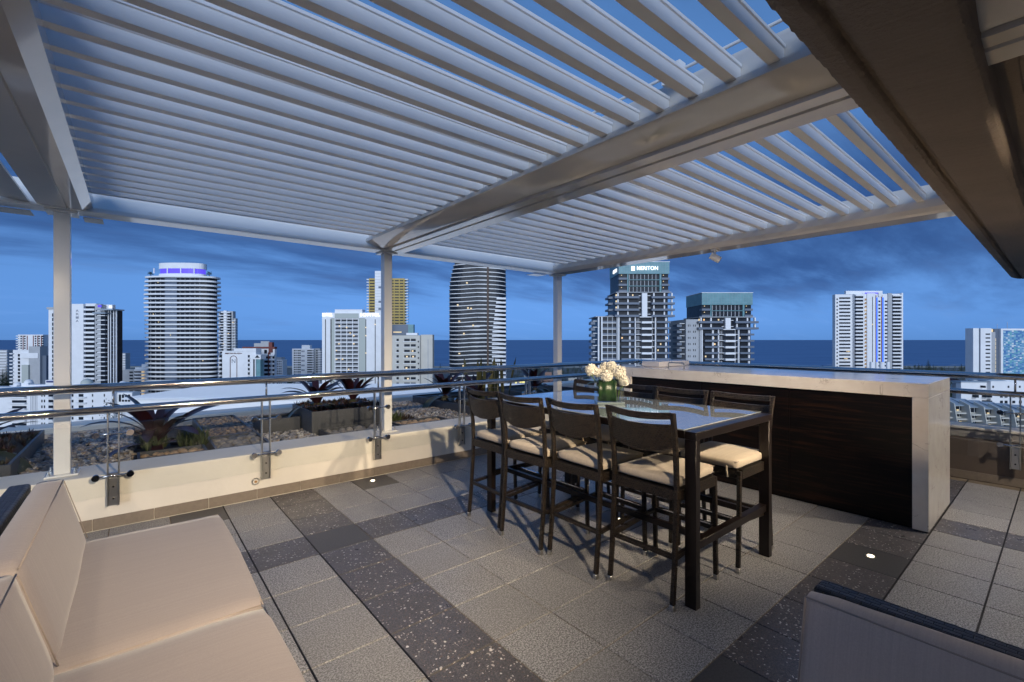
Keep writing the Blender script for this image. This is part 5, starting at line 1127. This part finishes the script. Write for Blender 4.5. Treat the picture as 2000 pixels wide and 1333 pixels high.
b.part('body', M['cdark'], 1304, 1368, 716, b.gnd(), 0, 12); b.part('roof', M['cwhite'], 1302, 1370, 712.5, 716, -0.6, 12.5); b.panes('mullions', M['cwhite'], [(1308+q*4.3, 1308.8+q*4.3) for q in range(14)], 716, 14, 1, 1.0, -0.2, 0.1); b.part('left_block', M['cwhite'], 1225, 1304, 718, b.gnd(), 0.5, 12)
b = Bld('salmon_building', 'small salmon brick building below the horizon beside the right post', 1066, 420, 'building')
b.part('body', M['cpink'], 1050, 1083, 741, b.gnd(), 0, 10); b.part('lift_tower', M['cpink'], 1065, 1078, 728, 741, 2, 8); b.panes('windows', M['cdark'], [(1053, 1056), (1059, 1063), (1070, 1074), (1077, 1080)], 744, 5.2, 6, 0.4)
b = Bld('lit_shopfront', 'low shop with a lit yellow sign near the right post', 1018, 400, 'shop')
b.part('body', M['cgrey'], 995, 1040, 744, b.gnd(), 0, 8); b.part('sign', M['csign_y'], 1015, 1027, 743, 748, -0.4, -0.1); b.part('sign', M['csign_y'], 1006, 1009, 746, 749, -0.4, -0.1)

# near left: white resort with domes, and its apartment front
b = Bld('domed_resort', 'white resort building with small domes and curved balconies at the left edge', 110, 235, 'resort')
g_ = b.gnd()
b.part('left_block', M['cwhite'], -30, 105, 757, g_, 0, 16); b.part('right_block', M['cwhite'], 140, 222, 757, g_, 0, 16); b.part('link', M['cwhite'], 105, 140, 760, g_, 1.5, 16); b.part('end_block', M['cwhite'], 222, 252, 768, g_, 2, 14); b.part('roof_block', M['cwhite'], 40, 90, 753, 757, 3, 10)
for px, py, r in ((32, 747, 7), (10, 752, 6), (149, 749, 10.5), (161, 754, 6), (220, 750, 6.5), (98, 748, 8)):
    m_ = MB(); V2, F2 = ico(1); rr = b.x(px+r)-b.x(px); m_.add((V2*np.array([rr, rr, rr])).tolist(), F2.tolist()); o = m_.build('dome', M['csand'] if px == 149 else M['cwhite'], b.root, smooth=True); o.location = (b.x(px), 6, b.z(py+3)); b.part('drum', M['cwhite'], px-r, px+r, py+3, 760, 4, 8)
b.part('blue_sign', mat('blue_sign', (0.02, 0.03, 0.16), 0.5), 91, 105, 744.5, 747.5, -0.2, 0.2); b.part('sign_block', M['cwhite'], 88, 106, 743, 757, 0.2, 3)
for i in range(8):
    y = 770+11.2*i
    for c0, c1 in ((81, 83.2), (86, 88.2), (180, 182), (203, 205)): b.part('window', M['cdark'], c0, c1, y, y+5, -0.12, 0.15)
    b.part('loggia', M['cdark'], 95, 104, y, y+6.4, -0.12, 0.3); b.part('loggia', M['cdark'], 24, 52, y+1, y+6.4, -0.12, 0.3); b.part('loggia', M['cdark'], 154, 163, y, y+6, -0.12, 0.3); b.part('window', M['cdark'], 139.5, 143.5, y, y+5, -0.3, 0.3)
    b.part('balcony', M['cwhite'], 94, 106, y+5, y+7.6, -1.2, 0.2); b.part('balcony', M['cwhite'], 20, 53, y+5.5, y+8, -1.3, 0.2)
    MB().prism([(x_, y_-0.2) for x_, y_ in superell(b.x(170)-b.x(160), 1.5, 2, 18, 0)], b.z(y+7.4), b.z(y+5.2)).build('round_balcony', M['cwhite'], b.root).location = (b.x(160), 0, 0)
for k in range(4): b.part('loggia', M['cdark'], 226+k*6, 230+k*6, 772, 786, 1.8, 2.2)
b.panes('flutes', M['cgrey'], [(60+q*3, 60.8+q*3) for q in range(5)], 765, 80, 1, 1.0, -0.15, 0.05)
# white ribbed roof below the terrace
rf = thing('metal_roof', 'broad white ribbed metal roof just below the outer parapet', 'roof', city_pt(640, 70), RZ)
zr = 46.5
MB().box(-30, 34, 0, 15, 0, zr).build('wall', M['cwhite'], rf); MB().box(-31, 35, -0.5, 22, zr+0.001, zr+0.25).build('roof_sheet', M['roofmetal'], rf)
rb = MB()
for i in range(44): rb.box(-31, 35, i*0.5, i*0.5+0.10, zr+0.251, zr+0.33)
rb.build('ribs', M['roofmetal'], rf, kind='stuff')
gr = thing('hipped_roof_house', 'house with a sea green hipped roof below the middle handrail', 'house', city_pt(606, 210), RZ)
MB().box(-5, 8, 0, 9, 0, 29).build('wall', M['cwhite'], gr); MB().add([(-6, -1, 29), (9, -1, 29), (9, 10, 29), (-6, 10, 29), (-2.5, 4, 34), (5, 4, 34)], [(0, 1, 5, 4), (1, 2, 5), (2, 3, 4, 5), (3, 0, 4), (0, 3, 2, 1)]).build('roof', M['csand'], gr)
sh = thing('shop_strip', 'low shops with red and warm lit signs beside the green roofed house', 'shops', city_pt(570, 330), RZ)
MB().box(-16, 12, 0, 10, 0, 20).build('wall', M['cgrey'], sh); MB().box(-2, 5, -0.3, -0.05, 17, 19).build('sign', M['csign_r'], sh); MB().box(7, 11, -0.3, -0.05, 18, 20).build('sign', M['csign_r'], sh)
lm = MB()
for i in range(14): x = random.uniform(-16, 12); z = random.uniform(14, 24); lm.box(x, x+0.8, -0.4, -0.1, z, z+0.7)
lm.build('lit_windows', M['clit'], sh, kind='stuff')
cs = thing('street_canopy', 'grey street canopy with two bright lamps at the foot of the plaza building', 'canopy', city_pt(465, 300), RZ)
MB().box(-14, 12, 0, 8, 0, 15.5).build('wall', M['cgrey'], cs); MB().box(-15, 13, -2, 8, 15.501, 16.6).build('roof', M['croof'], cs)
for x, r in ((-10.5, 0.9), (4.2, 1.3)): MB().box(x-r, x+r, -2.6, -2.1, 15.0, 15.0+1.6*r).build('lamp', M['csign_y'], cs)

# ------------------------------------------------------------------ vegetation near the beach
def pine(px, d, ptop, label, w=0.16):
    base = city_pt(px, d); h = H - G + (HY-ptop)*d/F
    t = thing('norfolk_pine', label, 'tree', base, random.uniform(0, 6)); rg_ = random.Random(int(px*7+d))
    MB().tube([(0, 0, 0), (0, 0, h*0.6), (0, 0, h)], [h*0.016, h*0.01, h*0.002], 7).build('trunk', M['bark'], t, smooth=True)
    m_ = MB(); n = 22
    for i in range(n):
        k = 0.18 + 0.80*i/n; z = h*k; R = h*w*(1-k)**0.75*rg_.uniform(0.85, 1.1) + 0.2; a0 = rg_.uniform(0, 6)
        for j in range(7):
            a = a0 + j*0.898 + rg_.uniform(-0.15, 0.15); d_ = Vector((math.cos(a), math.sin(a), 0.12)); s_ = Vector((-math.sin(a), math.cos(a), 0))
            for q in range(7):
                r0 = R*(q+0.3)/7; p = d_*r0 + Vector((0, 0, z)); ww = R*0.15*(1.2-q/9)
                m_.add([p - s_*ww, p + d_*R*0.2 + Vector((0, 0, rg_.uniform(-.1, .25)*ww)), p + s_*ww, p + Vector((0, 0, ww*0.8))], [(0, 1, 3), (1, 2, 3), (0, 3, 2)])
    m_.build('crown', M['pine'], t); return t
pine(578, 640, 708, 'dark Norfolk pine left of the free standing white block', 0.20)
pine(860, 560, 709, 'small Norfolk pine left of the dark striped tower', 0.2)
pine(12, 470, 712, 'dark Norfolk pine at the left picture edge', 0.28); pine(5, 480, 720, 'lower Norfolk pine at the left picture edge', 0.28)
pine(1794, 780, 709, 'leftmost Norfolk pine on the right shoreline', 0.2); pine(1801, 790, 711, 'second Norfolk pine on the right shoreline', 0.2); pine(1813, 770, 702, 'tallest Norfolk pine on the right shoreline', 0.24); pine(1823, 800, 711, 'fourth Norfolk pine on the right shoreline', 0.2)
pine(1878, 780, 710, 'lone Norfolk pine left of the mosaic building', 0.24); pine(1897, 760, 711, 'thin Norfolk pine touching the mosaic building', 0.12); pine(1053, 640, 712, 'Norfolk pine behind the right pergola post', 0.2)
def scrub(name, label, spans, seed):
    rg_ = random.Random(seed); m_ = MB()
    for (p0, p1, d0, d1, ytop, n) in spans:
        for i in range(n):
            px = rg_.uniform(p0, p1); d = rg_.uniform(d0, d1); hmax = H-G+(HY-ytop)*((d0+d1)/2)/F; h = hmax*rg_.uniform(0.55, 1.05); c = city_pt(px, d); R = rg_.uniform(2.0, 4.5)
            for j in range(34):
                dv = Vector((rg_.gauss(0, 1), rg_.gauss(0, 1), rg_.gauss(0, 1))).normalized()*rg_.uniform(0.4, 1.0); p = c + Vector((dv.x*R, dv.y*R, max(0.3, h-R*0.7+dv.z*R*0.8)))
                s = rg_.uniform(0.5, 1.1); u = Vector((rg_.uniform(-1, 1), rg_.uniform(-1, 1), rg_.uniform(-1, 1)))*s; w = Vector((rg_.uniform(-1, 1), rg_.uniform(-1, 1), rg_.uniform(-1, 1)))*s
                m_.add([p, p+u, p+w], [(0, 1, 2)])
            m_.tube([c, c + Vector((0, 0, h*0.8))], 0.25, 4, False)
    o = m_.build(name, M['scrub'], kind='stuff'); o['label'] = label; o['category'] = 'trees'; return o
scrub('coastal_trees', 'dark belt of coastal trees along the beach', [(1470, 1900, 640, 860, 719, 420), (1000, 1160, 560, 840, 722, 150), (840, 1000, 700, 880, 722, 80), (545, 640, 800, 890, 724, 40), (-60, 90, 600, 860, 722, 90), (1300, 1480, 700, 880, 724, 60)], 5)
scrub('street_trees', 'lower street trees between the nearer buildings', [(1850, 1910, 300, 380, 745, 60), (1000, 1150, 330, 480, 740, 90), (195, 260, 180, 240, 790, 10), (480, 640, 420, 600, 740, 60), (1480, 1660, 380, 600, 733, 120)], 6)

# low houses among the trees near the shore
rg = random.Random(11)
for px, d, yt, rm, lb in ((1030, 560, 733, 'croof', 'low house with a blue grey roof left of the salmon brick building'), (1118, 520, 735, 'cred', 'low red roofed house right of the salmon brick building'),
                          (1570, 520, 731, 'cgrey', 'low grey roofed house among trees right of the white truss roof'), (1615, 470, 734, 'croof', 'low blue grey roofed house just left of the slender white tower'),
                          (1868, 430, 744, 'cred', 'low red roofed house beside the end of the bar'), (1800, 480, 738, 'cgrey', 'low grey roofed house below the tallest shoreline pine')):
    h = H-G+(HY-yt)*d/F; w = rg.uniform(6, 10)
    t = thing('low_house', lb, 'house', city_pt(px, d), RZ+rg.uniform(-0.3, 0.3))
    MB().box(-w/2, w/2, 0, 8, 0, h).build('wall', M[rg.choice(['cwhite', 'cwarm'])], t)
    MB().exty([(-w/2-0.5, h), (0, h+rg.uniform(1.2, 2.2)), (w/2+0.5, h)], -0.5, 8.5).build('roof', M[rm], t)
    for q in (-0.3, 0.1): MB().box(w*q, w*(q+0.2), -0.08, 0.05, h-2.0, h-0.8).build('window', M['cdark'], t)
